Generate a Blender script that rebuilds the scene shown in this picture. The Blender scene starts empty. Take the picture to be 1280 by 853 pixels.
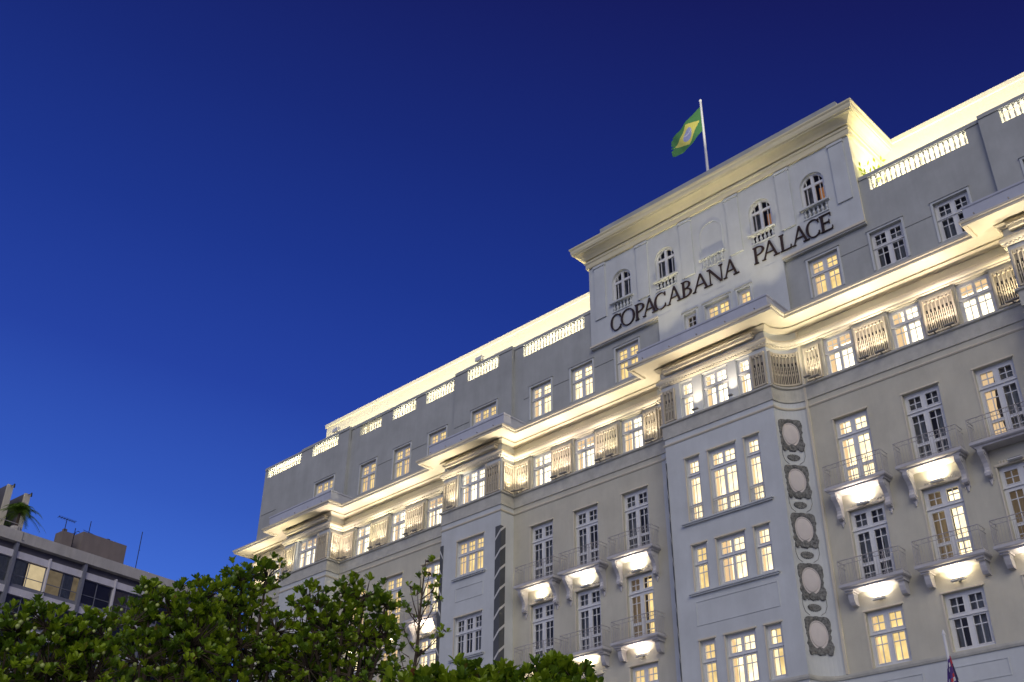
import bpy, math, random
from mathutils import Vector, Matrix
random.seed(7)
sc = bpy.context.scene
col = sc.collection
R = math.radians

# ------------------------------------------------------------------ camera
cam_data = bpy.data.cameras.new('camera')
cam_data.sensor_width = 36.0
cam_data.lens = 38.603
cam_data.clip_start = 0.1
cam_data.clip_end = 6000
cam = bpy.data.objects.new('camera', cam_data)
col.objects.link(cam)
rgt = Vector((0.7212590, 0.6926036, 0.0092571))
upv = Vector((0.3593497, -0.3855756, 0.8498231))
fwd = Vector((-0.5921598, 0.6096160, 0.5269868))
cam.matrix_world = Matrix(((rgt.x, upv.x, -fwd.x, 0), (rgt.y, upv.y, -fwd.y, 0), (rgt.z, upv.z, -fwd.z, 1.6), (0, 0, 0, 1)))
sc.camera = cam

# ------------------------------------------------------------------ world: dusk sky
w = bpy.data.worlds.new('World'); sc.world = w; w.use_nodes = True
nt = w.node_tree; nt.nodes.clear()
def wn(t): return nt.nodes.new(t)
out = wn('ShaderNodeOutputWorld'); bg = wn('ShaderNodeBackground')
tc = wn('ShaderNodeTexCoord'); sep = wn('ShaderNodeSeparateXYZ')
nt.links.new(tc.outputs['Generated'], sep.inputs[0])
# blue dusk dome: brightness falls with height, the glow sits to the left (west) of the facade
def wmath(op, a, b=None, c=None):
    n = wn('ShaderNodeMath'); n.operation = op
    for i, v in enumerate((a, b, c)):
        if v is None: continue
        if isinstance(v, (int, float)): n.inputs[i].default_value = v
        else: nt.links.new(v, n.inputs[i])
    return n.outputs[0]
k1 = wmath('MULTIPLY', sep.outputs['X'], 0.26)
k2 = wmath('ADD', sep.outputs['Z'], k1)
k3 = wmath('ADD', k2, 0.20)
ramp = wn('ShaderNodeValToRGB')
nt.links.new(k3, ramp.inputs[0])
cr = ramp.color_ramp
stops = [(0.0, (0.16, 0.34, 0.80)), (0.27, (0.058, 0.165, 0.680)), (0.37, (0.034, 0.100, 0.50)), (0.48, (0.0195, 0.056, 0.36)),
         (0.60, (0.0125, 0.037, 0.265)), (0.72, (0.0095, 0.0235, 0.185)), (0.86, (0.0080, 0.0120, 0.110)), (1.0, (0.0075, 0.0085, 0.065))]
cr.elements[0].position = stops[0][0]; cr.elements[0].color = (*stops[0][1], 1)
cr.elements[1].position = stops[-1][0]; cr.elements[1].color = (*stops[-1][1], 1)
for p, c in stops[1:-1]:
    e = cr.elements.new(p); e.color = (*c, 1)
# city and beach-front glow low over the horizon behind the viewer
k4 = wmath('MULTIPLY', sep.outputs['Y'], -1.0)
k5 = wmath('MAXIMUM', wmath('SUBTRACT', k4, 0.05), 0.0)
k6 = wmath('MAXIMUM', wmath('SUBTRACT', 0.75, wmath('ABSOLUTE', sep.outputs['Z'])), 0.0)
glow = wmath('MULTIPLY', wmath('MULTIPLY', k5, k6), 0.85)
mixc = wn('ShaderNodeMix'); mixc.data_type = 'RGBA'; mixc.blend_type = 'ADD'; mixc.inputs[0].default_value = 1.0
gcol = wn('ShaderNodeMix'); gcol.data_type = 'RGBA'; gcol.inputs[6].default_value = (0, 0, 0, 1); gcol.inputs[7].default_value = (0.98, 0.90, 0.72, 1)
nt.links.new(glow, gcol.inputs[0]); gcol.clamp_factor = True
nt.links.new(ramp.outputs[0], mixc.inputs[6]); nt.links.new(gcol.outputs[2], mixc.inputs[7])
nt.links.new(mixc.outputs[2], bg.inputs[0]); bg.inputs[1].default_value = 1.0
nt.links.new(bg.outputs[0], out.inputs[0])

# soft low light from the avenue side
sl = bpy.data.lights.new('evening_light', 'SUN'); sl.energy = 1.2; sl.angle = R(40); sl.color = (1.0, 0.94, 0.83)
so = bpy.data.objects.new('evening_light', sl); col.objects.link(so)
so.rotation_euler = Vector((-0.60, 0.58, -0.50)).to_track_quat('-Z', 'Y').to_euler()

sc.view_settings.view_transform = 'Standard'; sc.view_settings.look = 'None'
sc.view_settings.exposure = 0.0; sc.view_settings.gamma = 1.0
sc.view_settings.use_curve_mapping = False
sc.render.engine = 'CYCLES'

# ------------------------------------------------------------------ materials
def mat(name, base, rough=0.85, var=0.0, scale=2.0, bump=0.0, bscale=30.0, streak=0.0, metal=0.0, emis=None, es=0.0, trans=0.0, spec=None):
    m = bpy.data.materials.new(name); m.use_nodes = True
    t = m.node_tree; b = t.nodes['Principled BSDF']
    b.inputs['Base Color'].default_value = (*base, 1); b.inputs['Roughness'].default_value = rough
    b.inputs['Metallic'].default_value = metal
    if spec is not None: b.inputs['Specular IOR Level'].default_value = spec
    if emis: b.inputs['Emission Color'].default_value = (*emis, 1); b.inputs['Emission Strength'].default_value = es
    tcn = t.nodes.new('ShaderNodeTexCoord')
    if var > 0:
        n = t.nodes.new('ShaderNodeTexNoise'); n.inputs['Scale'].default_value = scale; n.inputs['Detail'].default_value = 7; n.inputs['Roughness'].default_value = 0.62
        t.links.new(tcn.outputs['Object'], n.inputs['Vector'])
        r = t.nodes.new('ShaderNodeValToRGB')
        r.color_ramp.elements[0].position = 0.28; r.color_ramp.elements[1].position = 0.72
        r.color_ramp.elements[0].color = (*[c * (1 - var) for c in base], 1); r.color_ramp.elements[1].color = (*[min(1, c * (1 + var * 0.5)) for c in base], 1)
        t.links.new(n.outputs['Fac'], r.inputs[0])
        last = r.outputs[0]
        if streak > 0:   # rain streaks: noise stretched vertically
            mp = t.nodes.new('ShaderNodeMapping'); mp.inputs['Scale'].default_value = (1.5, 1.5, 0.20)
            t.links.new(tcn.outputs['Object'], mp.inputs[0])
            n2 = t.nodes.new('ShaderNodeTexNoise'); n2.inputs['Scale'].default_value = 1.1; n2.inputs['Detail'].default_value = 8; n2.inputs['Roughness'].default_value = 0.7
            t.links.new(mp.outputs[0], n2.inputs['Vector'])
            r2 = t.nodes.new('ShaderNodeValToRGB'); r2.color_ramp.elements[0].position = 0.34; r2.color_ramp.elements[1].position = 0.62
            r2.color_ramp.elements[0].color = (1 - streak, 1 - streak, 1 - streak * 1.05, 1); r2.color_ramp.elements[1].color = (1, 1, 1, 1)
            t.links.new(n2.outputs['Fac'], r2.inputs[0])
            mx = t.nodes.new('ShaderNodeMix'); mx.data_type = 'RGBA'; mx.blend_type = 'MULTIPLY'; mx.inputs[0].default_value = 1
            t.links.new(last, mx.inputs[6]); t.links.new(r2.outputs[0], mx.inputs[7]); last = mx.outputs[2]
        t.links.new(last, b.inputs['Base Color'])
    if bump > 0:
        n3 = t.nodes.new('ShaderNodeTexNoise'); n3.inputs['Scale'].default_value = bscale; n3.inputs['Detail'].default_value = 5
        t.links.new(tcn.outputs['Object'], n3.inputs['Vector'])
        bp = t.nodes.new('ShaderNodeBump'); bp.inputs['Strength'].default_value = bump; bp.inputs['Distance'].default_value = 0.02
        t.links.new(n3.outputs['Fac'], bp.inputs['Height']); t.links.new(bp.outputs[0], b.inputs['Normal'])
    if trans > 0:
        tr = t.nodes.new('ShaderNodeBsdfTranslucent'); tr.inputs[0].default_value = (*[min(1, c * 1.6) for c in base], 1)
        ms = t.nodes.new('ShaderNodeMixShader'); ms.inputs[0].default_value = trans
        t.links.new(b.outputs[0], ms.inputs[1]); t.links.new(tr.outputs[0], ms.inputs[2])
        t.links.new(ms.outputs[0], t.nodes['Material Output'].inputs[0])
    return m
def emat(name, c, s, var=0.0, sample=False):
    m = bpy.data.materials.new(name); m.use_nodes = True; t = m.node_tree; t.nodes.clear()
    o = t.nodes.new('ShaderNodeOutputMaterial'); e = t.nodes.new('ShaderNodeEmission')
    e.inputs[0].default_value = (*c, 1); e.inputs[1].default_value = s
    t.links.new(e.outputs[0], o.inputs[0])
    if var > 0:
        tcn = t.nodes.new('ShaderNodeTexCoord'); n = t.nodes.new('ShaderNodeTexNoise'); n.inputs['Scale'].default_value = 1.7
        t.links.new(tcn.outputs['Object'], n.inputs['Vector'])
        mr = t.nodes.new('ShaderNodeMapRange'); mr.inputs['From Min'].default_value = 0.3; mr.inputs['From Max'].default_value = 0.7
        mr.inputs['To Min'].default_value = s * (1 - var); mr.inputs['To Max'].default_value = s * (1 + var)
        t.links.new(n.outputs['Fac'], mr.inputs['Value']); t.links.new(mr.outputs[0], e.inputs[1])
    if not sample: m.cycles.emission_sampling = 'NONE'
    return m
M = {
 'cream': mat('cream_stucco', (0.575, 0.555, 0.455), 0.9, 0.13, 0.7, 0.12, 40, 0.08),
 'white': mat('white_stucco', (0.60, 0.63, 0.63), 0.9, 0.11, 0.7, 0.10, 40, 0.07),
 'attic': mat('weathered_attic_stucco', (0.43, 0.445, 0.43), 0.92, 0.16, 0.6, 0.12, 36, 0.10),
 'parapet': mat('pale_parapet_paint', (0.50, 0.525, 0.60), 0.8, 0.12, 0.8, 0.08, 30, 0.05),
 'trim': mat('trim_plaster', (0.68, 0.63, 0.50), 0.8, 0.07, 1.0),
 'ledge': mat('weathered_ledge_plaster', (0.53, 0.525, 0.465), 0.85, 0.2, 2.0, 0.12, 25, 0.06),
 'towerc': mat('light_tinted_cornice_plaster', (0.74, 0.68, 0.46), 0.85, 0.08, 0.9, 0.05, 30, 0.03),  # yellow in the base colour stands in for warm light from below
 'frame': mat('window_frame_paint', (0.70, 0.71, 0.71), 0.5, 0.06, 4.0, 0.0),
 'lattice_back': mat('lattice_recess', (0.36, 0.33, 0.27), 0.9, 0.1, 2.0),
 'balcony': mat('balcony_plaster', (0.56, 0.55, 0.56), 0.85, 0.14, 1.5, 0.1, 30, 0.08),
 'lattice': mat('lattice_plaster', (0.52, 0.47, 0.37), 0.85, 0.08, 1.5),
 'rail': mat('railing_iron', (0.42, 0.40, 0.40), 0.6, 0.25, 9.0),
 'penthouse': mat('penthouse_plaster', (0.78, 0.75, 0.60), 0.9, 0.04, 0.6),
 'dark': mat('dark_void', (0.02, 0.02, 0.022), 0.8),
 'ornament': mat('dark_relief', (0.185, 0.19, 0.185), 0.7, 0.85, 11.0, 1.0, 14),
 'medal': mat('medallion_plaster', (0.62, 0.58, 0.56), 0.8, 0.05, 2.0, 0.05, 30),
 'sleeve': mat('dark_grey_panel', (0.085, 0.092, 0.10), 0.8, 0.2, 1.5, 0.2, 20),
 'stripe': mat('white_stripe', (0.62, 0.62, 0.60), 0.7, 0.1, 2.0),
 'bronze': mat('bronze_letters', (0.050, 0.030, 0.022), 0.45, 0.3, 6.0, 0.1, 20, metal=0.3),
 'room_dark': mat('unlit_room', (0.05, 0.05, 0.055), 0.9, 0.3, 1.0),
 'room_lit': emat('lit_room', (1.0, 0.80, 0.47), 2.0, 0.35),
 'room_white': emat('bright_lit_room', (1.0, 0.87, 0.62), 2.6, 0.25),
 'room_gold': emat('golden_lit_room', (1.0, 0.70, 0.28), 1.15, 0.3),
 'room_dim': emat('dim_lit_room', (0.85, 0.62, 0.30), 0.28, 0.5),
 'drape': mat('warm_drape', (0.40, 0.26, 0.12), 0.9, 0.2, 3.0, emis=(1.0, 0.72, 0.42), es=0.72),  # emission stands in for room light coming through the cloth
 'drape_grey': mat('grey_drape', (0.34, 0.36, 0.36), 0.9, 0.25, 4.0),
 'drape_dark': mat('tan_drape', (0.30, 0.25, 0.15), 0.9, 0.25, 4.0, emis=(1.0, 0.66, 0.3), es=0.07),  # faint glow painted in as backlight
 'drape_orange': mat('orange_drape', (0.45, 0.20, 0.08), 0.9, 0.2, 3.0, emis=(1.0, 0.42, 0.14), es=0.22),  # glow painted in as light behind the curtain
 'lampglow': emat('lamp_glow', (1.0, 0.84, 0.58), 9.0),
 'fixture': mat('lamp_housing', (0.25, 0.24, 0.22), 0.5, 0.2, 8.0),
 'pole': mat('white_pole_paint', (0.75, 0.75, 0.75), 0.4, 0.05, 3.0),
 'asphalt': mat('asphalt', (0.05, 0.05, 0.052), 0.9, 0.3, 1.2, 0.4, 60),
 'paving': mat('portuguese_paving', (0.42, 0.40, 0.37), 0.9, 0.3, 5.0, 0.4, 40),
 'kerb': mat('granite_kerb', (0.32, 0.31, 0.30), 0.85, 0.2, 6.0),
 'paint': mat('road_paint', (0.75, 0.75, 0.72), 0.7, 0.15, 4.0),
 'soil': mat('planted_soil', (0.06, 0.05, 0.035), 0.95, 0.3, 3.0, 0.4, 20),
 'conc': mat('grey_concrete', (0.58, 0.56, 0.53), 0.9, 0.18, 0.6, 0.3, 20, 0.15),
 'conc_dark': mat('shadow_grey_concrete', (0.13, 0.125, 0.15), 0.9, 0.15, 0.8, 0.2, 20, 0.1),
 'band': mat('pale_band_paint', (0.70, 0.69, 0.76), 0.85, 0.12, 0.8, 0.2, 20, 0.12),
 'mull': mat('blue_grey_metal', (0.20, 0.21, 0.26), 0.6, 0.1, 3.0),
 'brown': mat('brown_render', (0.26, 0.22, 0.20), 0.9, 0.15, 0.7, 0.2, 20, 0.12),
 'antenna': mat('dark_metal', (0.03, 0.03, 0.035), 0.5, 0.2, 6.0),
 'bark': mat('bark', (0.085, 0.062, 0.045), 0.95, 0.35, 8.0, 0.6, 25),
 'leafA': mat('leaf_bright', (0.300, 0.420, 0.022), 0.38, 0.35, 2.0, trans=0.30, spec=0.45),  # base colour raised in place of street lamp light on the trees
 'leafB': mat('leaf_mid', (0.145, 0.250, 0.020), 0.42, 0.35, 2.0, trans=0.25, spec=0.45),
 'leafC': mat('leaf_yellowing', (0.20, 0.17, 0.03), 0.5, 0.3, 4.0, trans=0.2, spec=0.4),
 'leafD': mat('leaf_red', (0.22, 0.07, 0.03), 0.5, 0.3, 4.0, trans=0.2, spec=0.4),
 'fruit': mat('pale_green_fruit', (0.42, 0.50, 0.16), 0.4, 0.15, 5.0),
 'fl_green': mat('flag_green', (0.10, 0.30, 0.09), 0.8, 0.1, 4.0, trans=0.3),
 'fl_yellow': mat('flag_yellow', (0.85, 0.78, 0.16), 0.8, 0.05, 4.0, trans=0.3),
 'fl_blue': mat('flag_blue', (0.42, 0.45, 0.68), 0.8, 0.2, 9.0, trans=0.3),
 'fl_white': mat('flag_white', (0.72, 0.72, 0.72), 0.8, 0.05, 4.0, trans=0.3),
 'fl_navy': mat('flag_navy', (0.018, 0.016, 0.075), 0.8, 0.2, 4.0),
 'fl_purple': mat('flag_violet', (0.07, 0.03, 0.18), 0.8, 0.2, 4.0),
 'fl_red': mat('flag_red', (0.42, 0.03, 0.04), 0.8, 0.1, 4.0),
}
def glass_mat():
    m = bpy.data.materials.new('window_glass'); m.use_nodes = True; t = m.node_tree; t.nodes.clear()
    o = t.nodes.new('ShaderNodeOutputMaterial'); a = t.nodes.new('ShaderNodeBsdfTransparent'); g = t.nodes.new('ShaderNodeBsdfGlossy')
    a.inputs[0].default_value = (0.92, 0.94, 0.93, 1); g.inputs['Roughness'].default_value = 0.03
    mx = t.nodes.new('ShaderNodeMixShader'); f = t.nodes.new('ShaderNodeFresnel'); f.inputs[0].default_value = 1.45
    t.links.new(f.outputs[0], mx.inputs[0]); t.links.new(a.outputs[0], mx.inputs[1]); t.links.new(g.outputs[0], mx.inputs[2]); t.links.new(mx.outputs[0], o.inputs[0])
    return m
M['glass'] = glass_mat()

# ------------------------------------------------------------------ mesh helpers
D = 38.0                                   # facade wall plane; W(x, p, z): p metres proud of it towards the street
def W(x, p, z): return Vector((x, D - p, z))
class MB:
    def __init__(s): s.v = []; s.f = []; s.mi = []; s.mats = []
    def m(s, name):
        if name not in s.mats: s.mats.append(name)
        return s.mats.index(name)
    def face(s, pts, m): 
        b = len(s.v); s.v += [Vector(p) for p in pts]; s.f.append(tuple(range(b, b + len(pts)))); s.mi.append(s.m(m))
    def box8(s, c, m):
        b = len(s.v); s.v += [Vector(q) for q in c]; k = s.m(m)
        for q in ((0, 3, 2, 1), (4, 5, 6, 7), (0, 1, 5, 4), (1, 2, 6, 5), (2, 3, 7, 6), (3, 0, 4, 7)):
            s.f.append(tuple(b + i for i in q)); s.mi.append(k)
    def box(s, x0, x1, p0, p1, z0, z1, m, F=W):   # x along, p proud, z up
        s.box8([F(x0, p1, z0), F(x1, p1, z0), F(x1, p0, z0), F(x0, p0, z0), F(x0, p1, z1), F(x1, p1, z1), F(x1, p0, z1), F(x0, p0, z1)], m)
    def prism(s, pts, off, m):               # extrude polygon pts by vector off
        n = len(pts); b = len(s.v); pts = [Vector(p) for p in pts]; off = Vector(off)
        s.v += pts + [p + off for p in pts]; k = s.m(m)
        s.f.append(tuple(range(b, b + n))); s.mi.append(k)
        s.f.append(tuple(reversed(range(b + n, b + 2 * n)))); s.mi.append(k)
        for i in range(n):
            j = (i + 1) % n
            s.f.append((b + i, b + n + i, b + n + j, b + j)); s.mi.append(k)
    def tube(s, pts, rad, m, n=8, cap=True):
        pts = [Vector(p) for p in pts]; k = s.m(m); rings = []
        for i, p in enumerate(pts):
            d = (pts[min(i + 1, len(pts) - 1)] - pts[max(i - 1, 0)]).normalized()
            a = d.orthogonal().normalized() if i == 0 else (a0 - d * a0.dot(d)).normalized()
            a0 = a; c = d.cross(a); r = rad[i] if isinstance(rad, (list, tuple)) else rad
            b = len(s.v)
            s.v += [p + a * math.cos(2 * math.pi * j / n) * r + c * math.sin(2 * math.pi * j / n) * r for j in range(n)]
            rings.append(b)
        for i in range(len(rings) - 1):
            for j in range(n):
                s.f.append((rings[i] + j, rings[i] + (j + 1) % n, rings[i + 1] + (j + 1) % n, rings[i + 1] + j)); s.mi.append(k)
        if cap:
            s.f.append(tuple(rings[0] + j for j in reversed(range(n)))); s.mi.append(k)
            s.f.append(tuple(rings[-1] + j for j in range(n))); s.mi.append(k)
    def lathe(s, base, prof, m, n=10):       # prof: (radius, z) upward
        k = s.m(m); rings = []
        for r, z in prof:
            b = len(s.v); s.v += [Vector(base) + Vector((r * math.cos(2 * math.pi * j / n), r * math.sin(2 * math.pi * j / n), z)) for j in range(n)]; rings.append(b)
        for i in range(len(rings) - 1):
            for j in range(n):
                s.f.append((rings[i] + j, rings[i] + (j + 1) % n, rings[i + 1] + (j + 1) % n, rings[i + 1] + j)); s.mi.append(k)
        s.f.append(tuple(rings[0] + j for j in reversed(range(n)))); s.mi.append(k)
        s.f.append(tuple(rings[-1] + j for j in range(n))); s.mi.append(k)
    def sweep(s, path, prof, m, cap=True):   # path: (x,p) plan points left to right; prof: closed (out,z)
        n = len(path); mit = []
        for i in range(n):
            ds = []
            if i > 0: ds.append((Vector(path[i]) - Vector(path[i - 1])).normalized())
            if i < n - 1: ds.append((Vector(path[i + 1]) - Vector(path[i])).normalized())
            ns = [Vector((-d.y, d.x)) for d in ds]      # left normal in (x,p): towards the street
            if len(ns) == 1: mit.append(ns[0])
            else:
                q = ns[0] + ns[1]; mit.append(q / max(0.25, q.dot(ns[0])))
        k = s.m(m); rings = []
        for i in range(n):
            b = len(s.v); rings.append(b)
            for o, z in prof:
                q = Vector(path[i]) + mit[i] * o; s.v.append(W(q.x, q.y, z))
        c = len(prof)
        for i in range(n - 1):
            for j in range(c):
                jj = (j + 1) % c
                s.f.append((rings[i] + j, rings[i + 1] + j, rings[i + 1] + jj, rings[i] + jj)); s.mi.append(k)
        if cap:
            s.f.append(tuple(rings[0] + j for j in range(c))); s.mi.append(k)
            s.f.append(tuple(rings[-1] + j for j in reversed(range(c)))); s.mi.append(k)
    def build(s, name, parent=None, smooth=False, label=None, origin=None, normals=True):
        og = Vector(origin) if origin is not None else (Vector(parent.location) if parent else Vector((0, 0, 0)))
        me = bpy.data.meshes.new(name); me.from_pydata([tuple(p - og) for p in s.v], [], s.f)
        for x in s.mats: me.materials.append(M[x])
        me.polygons.foreach_set('material_index', s.mi)
        if smooth: me.polygons.foreach_set('use_smooth', [True] * len(s.f))
        me.update()
        if normals:
            import bmesh
            b = bmesh.new(); b.from_mesh(me); bmesh.ops.recalc_face_normals(b, faces=b.faces); b.to_mesh(me); b.free()
        o = bpy.data.objects.new(name, me); col.objects.link(o)
        if parent: o.parent = parent
        elif origin is not None: o.location = og
        if label: o['label'] = label
        return o
def tag(o, label, cat, group=None, kind=None):
    if label: o['label'] = label
    if cat: o['category'] = cat
    if group: o['group'] = group
    if kind: o['kind'] = kind
    return o
def empty(name, loc, label, cat, group=None):
    o = bpy.data.objects.new(name, None); col.objects.link(o); o.location = loc
    o.empty_display_size = 0.5
    return tag(o, label, cat, group)
def struct(name, mb):
    o = mb.build(name, origin=(0, 0, 0)); o['kind'] = 'structure'; return o

# ------------------------------------------------------------------ ground
g = MB(); g.face([(-1500, -1500, 0), (1500, -1500, 0), (1500, 1500, 0), (-1500, 1500, 0)], 'soil'); struct('ground', g)
g = MB(); g.face([(-300, 16, .004), (300, 16, .004), (300, 30, .004), (-300, 30, .004)], 'asphalt'); struct('road', g)
g = MB()
for i in range(-40, 41): g.box(i * 7, i * 7 + 3, 38 - 23.07, 38 - 22.93, .008, .0085, 'paint')
struct('road_marking', g)
g = MB(); g.box(-300, 300, 8.0, 8.2, 0, .14, 'kerb'); g.box(-300, 300, 0.0, 8.0, 0, .13, 'paving'); struct('pavement', g)
g = MB(); g.box(-300, 300, 21.8, 22.0, 0, .14, 'kerb'); g.box(-300, 300, 22.0, 50.0, 0, .13, 'paving'); struct('promenade', g)

# ------------------------------------------------------------------ hotel
HO = Vector((-23.25, 38.0, 0.0))
hotel = empty('hotel_building', HO, 'long white hotel with floodlit cornice, balconies and central name tower', 'hotel building')
BP = 0.95; CP = 1.05
def cove(cx, side, n=10):   # quarter-circle hollow joining the bay corner to the wall
    pts = []
    for i in range(n + 1):
        t = math.pi / 2 * i / n
        pts.append((cx - math.cos(t) if side > 0 else cx + math.cos(t), CP - (CP) * math.sin(t)))
    return pts if side > 0 else list(reversed(pts))
LC = cove(-27.15, -1); RC = cove(-19.48, +1)
PATH = [(-60.2, -16), (-60.2, 0), (-55.6, 0), (-55.6, BP), (-51.05, BP), (-51.05, 0), (-41.05, 0), (-41.05, BP), (-36.65, BP), (-36.65, 0)] + LC + RC + \
       [(-9.85, 0), (-9.85, BP), (-5.45, BP), (-5.45, 0), (4.55, 0), (4.55, -16)]
PATHR = [(-60.2, -16), (-60.2, 0), (-55.6, 0), (-55.6, BP), (-51.05, BP), (-51.05, 0), (-41.05, 0), (-41.05, BP), (-36.65, BP), (-36.65, 0),
         (-26.15, 0), (-26.15, CP), (-20.48, CP), (-20.48, 0), (-9.85, 0), (-9.85, BP), (-5.45, BP), (-5.45, 0), (4.55, 0), (4.55, -16)]
# window table: (centre x, width, z0, z1, plane p, kind, state)
win = []
W2 = 1.48
def add(c, w_, z0, z1, p, kind, st, **k): win.append((c, w_, z0, z1, p, kind, st, k))
F7 = (28.87, 30.82); F6 = (24.86, 26.72); F5 = (19.74, 22.80); F4 = (15.77, 18.76); F3 = (12.64, 14.70)
wingR = [-17.66, -14.63, -11.73]; wingL = [-34.70, -31.82, -28.80]; mid = [-49.10, -45.95, -42.85]
rows = {
 'R': (wingR, dict(F7=['gold:n', 'dark', 'dark'], F6=['white:s', 'white:l', 'white:t'], F5=['lit:n', 'dark', 'mixed'], F4=['dark', 'partial', 'tan'], F3=['gold:b', 'dark'])),
 'L': (wingL, dict(F7=['lit:n', 'lit:r', 'gold:r'], F6=['white:n', 'white:s', 'white:l'], F5=['dark', 'dark', 'dark'], F4=['dark', 'dark', 'goldr'], F3=['dark', 'lit:b', 'gold:b'])),
 'M': (mid, dict(F7=['gold:l', 'gold:r', 'gold:b'], F6=['white:n', 'white:l', 'white:s'], F5=['gold:b', 'gold:r', 'lit:l'], F4=['lit:n', 'gold:b', 'lit:b'], F3=['dark', 'dark', 'lit:n'])),
}
for key, (xs, d) in rows.items():
    for i, x in enumerate(xs):
        add(x, W2, *F7, 0.0, 'win', d['F7'][i]); add(x, W2 - .1, *F6, 0.0, 'win', d['F6'][i])
        add(x, W2, *F5, 0.0, 'door', d['F5'][i]); add(x, W2, *F4, 0.0, 'door', d['F4'][i])
        add(x, W2, *F3, 0.0, 'win', d['F3'][i] if i < len(d['F3']) else 'dark')
for i, x in enumerate((-3.7,)):
    for fl, kd in ((F7, 'win'), (F6, 'win'), (F5, 'door'), (F4, 'door'), (F3, 'win')): add(x, W2, *fl, 0.0, kd, 'dark')
add(-57.40, W2, *F7, 0.0, 'win', 'gold:r'); add(-57.4, W2, *F6, 0.0, 'win', 'white:n'); add(-57.4, W2, *F5, 0, 'door', 'dark'); add(-57.4, W2, *F4, 0, 'door', 'dark'); add(-57.4, W2, *F3, 0, 'win', 'dark')
# central bay
for c, ww, s7, s6, s5, s4, s3 in ((-24.77, .72, 'dark', 'white:n', 'lit:n', 'gold:r', 'gold:b'), (-23.22, 1.40, 'gold:n', 'white:n', 'lit:n', 'lit:l', 'lit:b'), (-21.71, .72, 'gold:l', 'white:n', 'lit:n', 'lit:n', 'gold:r')):
    k = 1 if ww < 1 else 2
    add(c, ww, 28.87, 30.85, .15, 'win', s7, n=k); add(c, ww, 24.88, 26.70, CP, 'win', s6, n=k); add(c, ww, 19.88, 22.83, CP, 'door', s5, n=k)
    add(c, ww, 16.77, 18.79, CP, 'win', s4, n=k); add(c, ww, 12.66, 14.73, CP, 'win', s3, n=k)
for bx_, st in ((-38.82, ('gold:b', 'white:n', 'gold:b', 'dark', 'dark')), (-53.2, ('gold:b', 'white:s', 'dark', 'dark', 'dark')), (-7.65, ('dark', 'white:n', 'lit:n', 'dark', 'dark'))):
    add(bx_, 1.93, 28.87, 30.85, .2, 'win', st[0], n=3); add(bx_, 1.93, 24.88, 26.74, BP, 'win', st[1], n=3)
    add(bx_, 1.93, 20.95, 22.87, BP, 'win', st[2], n=3); add(bx_, 1.93, 16.8, 18.8, BP, 'win', st[3], n=3); add(bx_, 1.93, 12.66, 14.7, BP, 'win', st[4], n=3)

RV = 0.17      # reveal depth
def holed_wall(mb, x0, x1, z0, z1, p, holes, m, rm='frame'):
    hs = [h for h in holes if h[0] > x0 and h[1] < x1 and h[2] >= z0 and h[3] <= z1]
    xs = sorted({x0, x1, *[h[0] for h in hs], *[h[1] for h in hs]}); zs = sorted({z0, z1, *[h[2] for h in hs], *[h[3] for h in hs]})
    for i in range(len(xs) - 1):
        for j in range(len(zs) - 1):
            cx = (xs[i] + xs[i + 1]) / 2; cz = (zs[j] + zs[j + 1]) / 2
            if any(h[0] < cx < h[1] and h[2] < cz < h[3] for h in hs): continue
            mb.face([W(xs[i], p, zs[j]), W(xs[i + 1], p, zs[j]), W(xs[i + 1], p, zs[j + 1]), W(xs[i], p, zs[j + 1])], m)
    for a, b, c, d in hs:
        mb.face([W(a, p, c), W(a, p, d), W(a, p - RV, d), W(a, p - RV, c)], m); mb.face([W(b, p, d), W(b, p, c), W(b, p - RV, c), W(b, p - RV, d)], m)
        mb.face([W(a, p, d), W(b, p, d), W(b, p - RV, d), W(a, p - RV, d)], m); mb.face([W(b, p, c), W(a, p, c), W(a, p - RV, c), W(b, p - RV, c)], m)
def holes_on(p): return [(c - w_ / 2, c + w_ / 2, z0, z1) for c, w_, z0, z1, pp, *_ in win if abs(pp - p) < 1e-6]
ZC = 27.9
H0 = holes_on(0.0)
for x0, x1, name in ((-60.2, -55.6, 0), (-51.05, -41.05, 0), (-36.65, -27.15, 0), (-19.48, -9.85, 0), (-5.45, 4.55, 0)):
    b = MB(); holed_wall(b, x0, x1, 12.5, ZC, 0.0, H0, 'cream'); holed_wall(b, x0, x1, 0, 12.5, 0.0, [], 'white'); b.build('wall', hotel, normals=False)
for x0, x1, p in ((-55.6, -51.05, BP), (-41.05, -36.65, BP), (-26.15, -20.48, CP), (-9.85, -5.45, BP)):
    b = MB(); holed_wall(b, x0, x1, 0, ZC, p, holes_on(p), 'white')
    if p == BP:
        b.face([W(x0, 0, 0), W(x0, p, 0), W(x0, p, ZC), W(x0, 0, ZC)], 'white'); b.face([W(x1, p, 0), W(x1, 0, 0), W(x1, 0, ZC), W(x1, p, ZC)], 'white')
    else:
        for pts in (LC, RC):
            for q, r in zip(pts[:-1], pts[1:]):
                b.face([W(*q, 0), W(*r, 0), W(*r, ZC), W(*q, ZC)], 'white')
    b.build('bay_wall', hotel, normals=False)
b = MB()   # side and back walls
b.face([W(-60.2, -16, 0), W(-60.2, 0, 0), W(-60.2, 0, 28), W(-60.2, -16, 28)], 'cream'); b.face([W(4.55, 0, 0), W(4.55, -16, 0), W(4.55, -16, 28), W(4.55, 0, 28)], 'cream')
b.face([W(4.55, -16, 0), W(-60.2, -16, 0), W(-60.2, -16, 33), W(4.55, -16, 33)], 'cream'); b.build('side_wall', hotel, normals=False)

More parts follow.
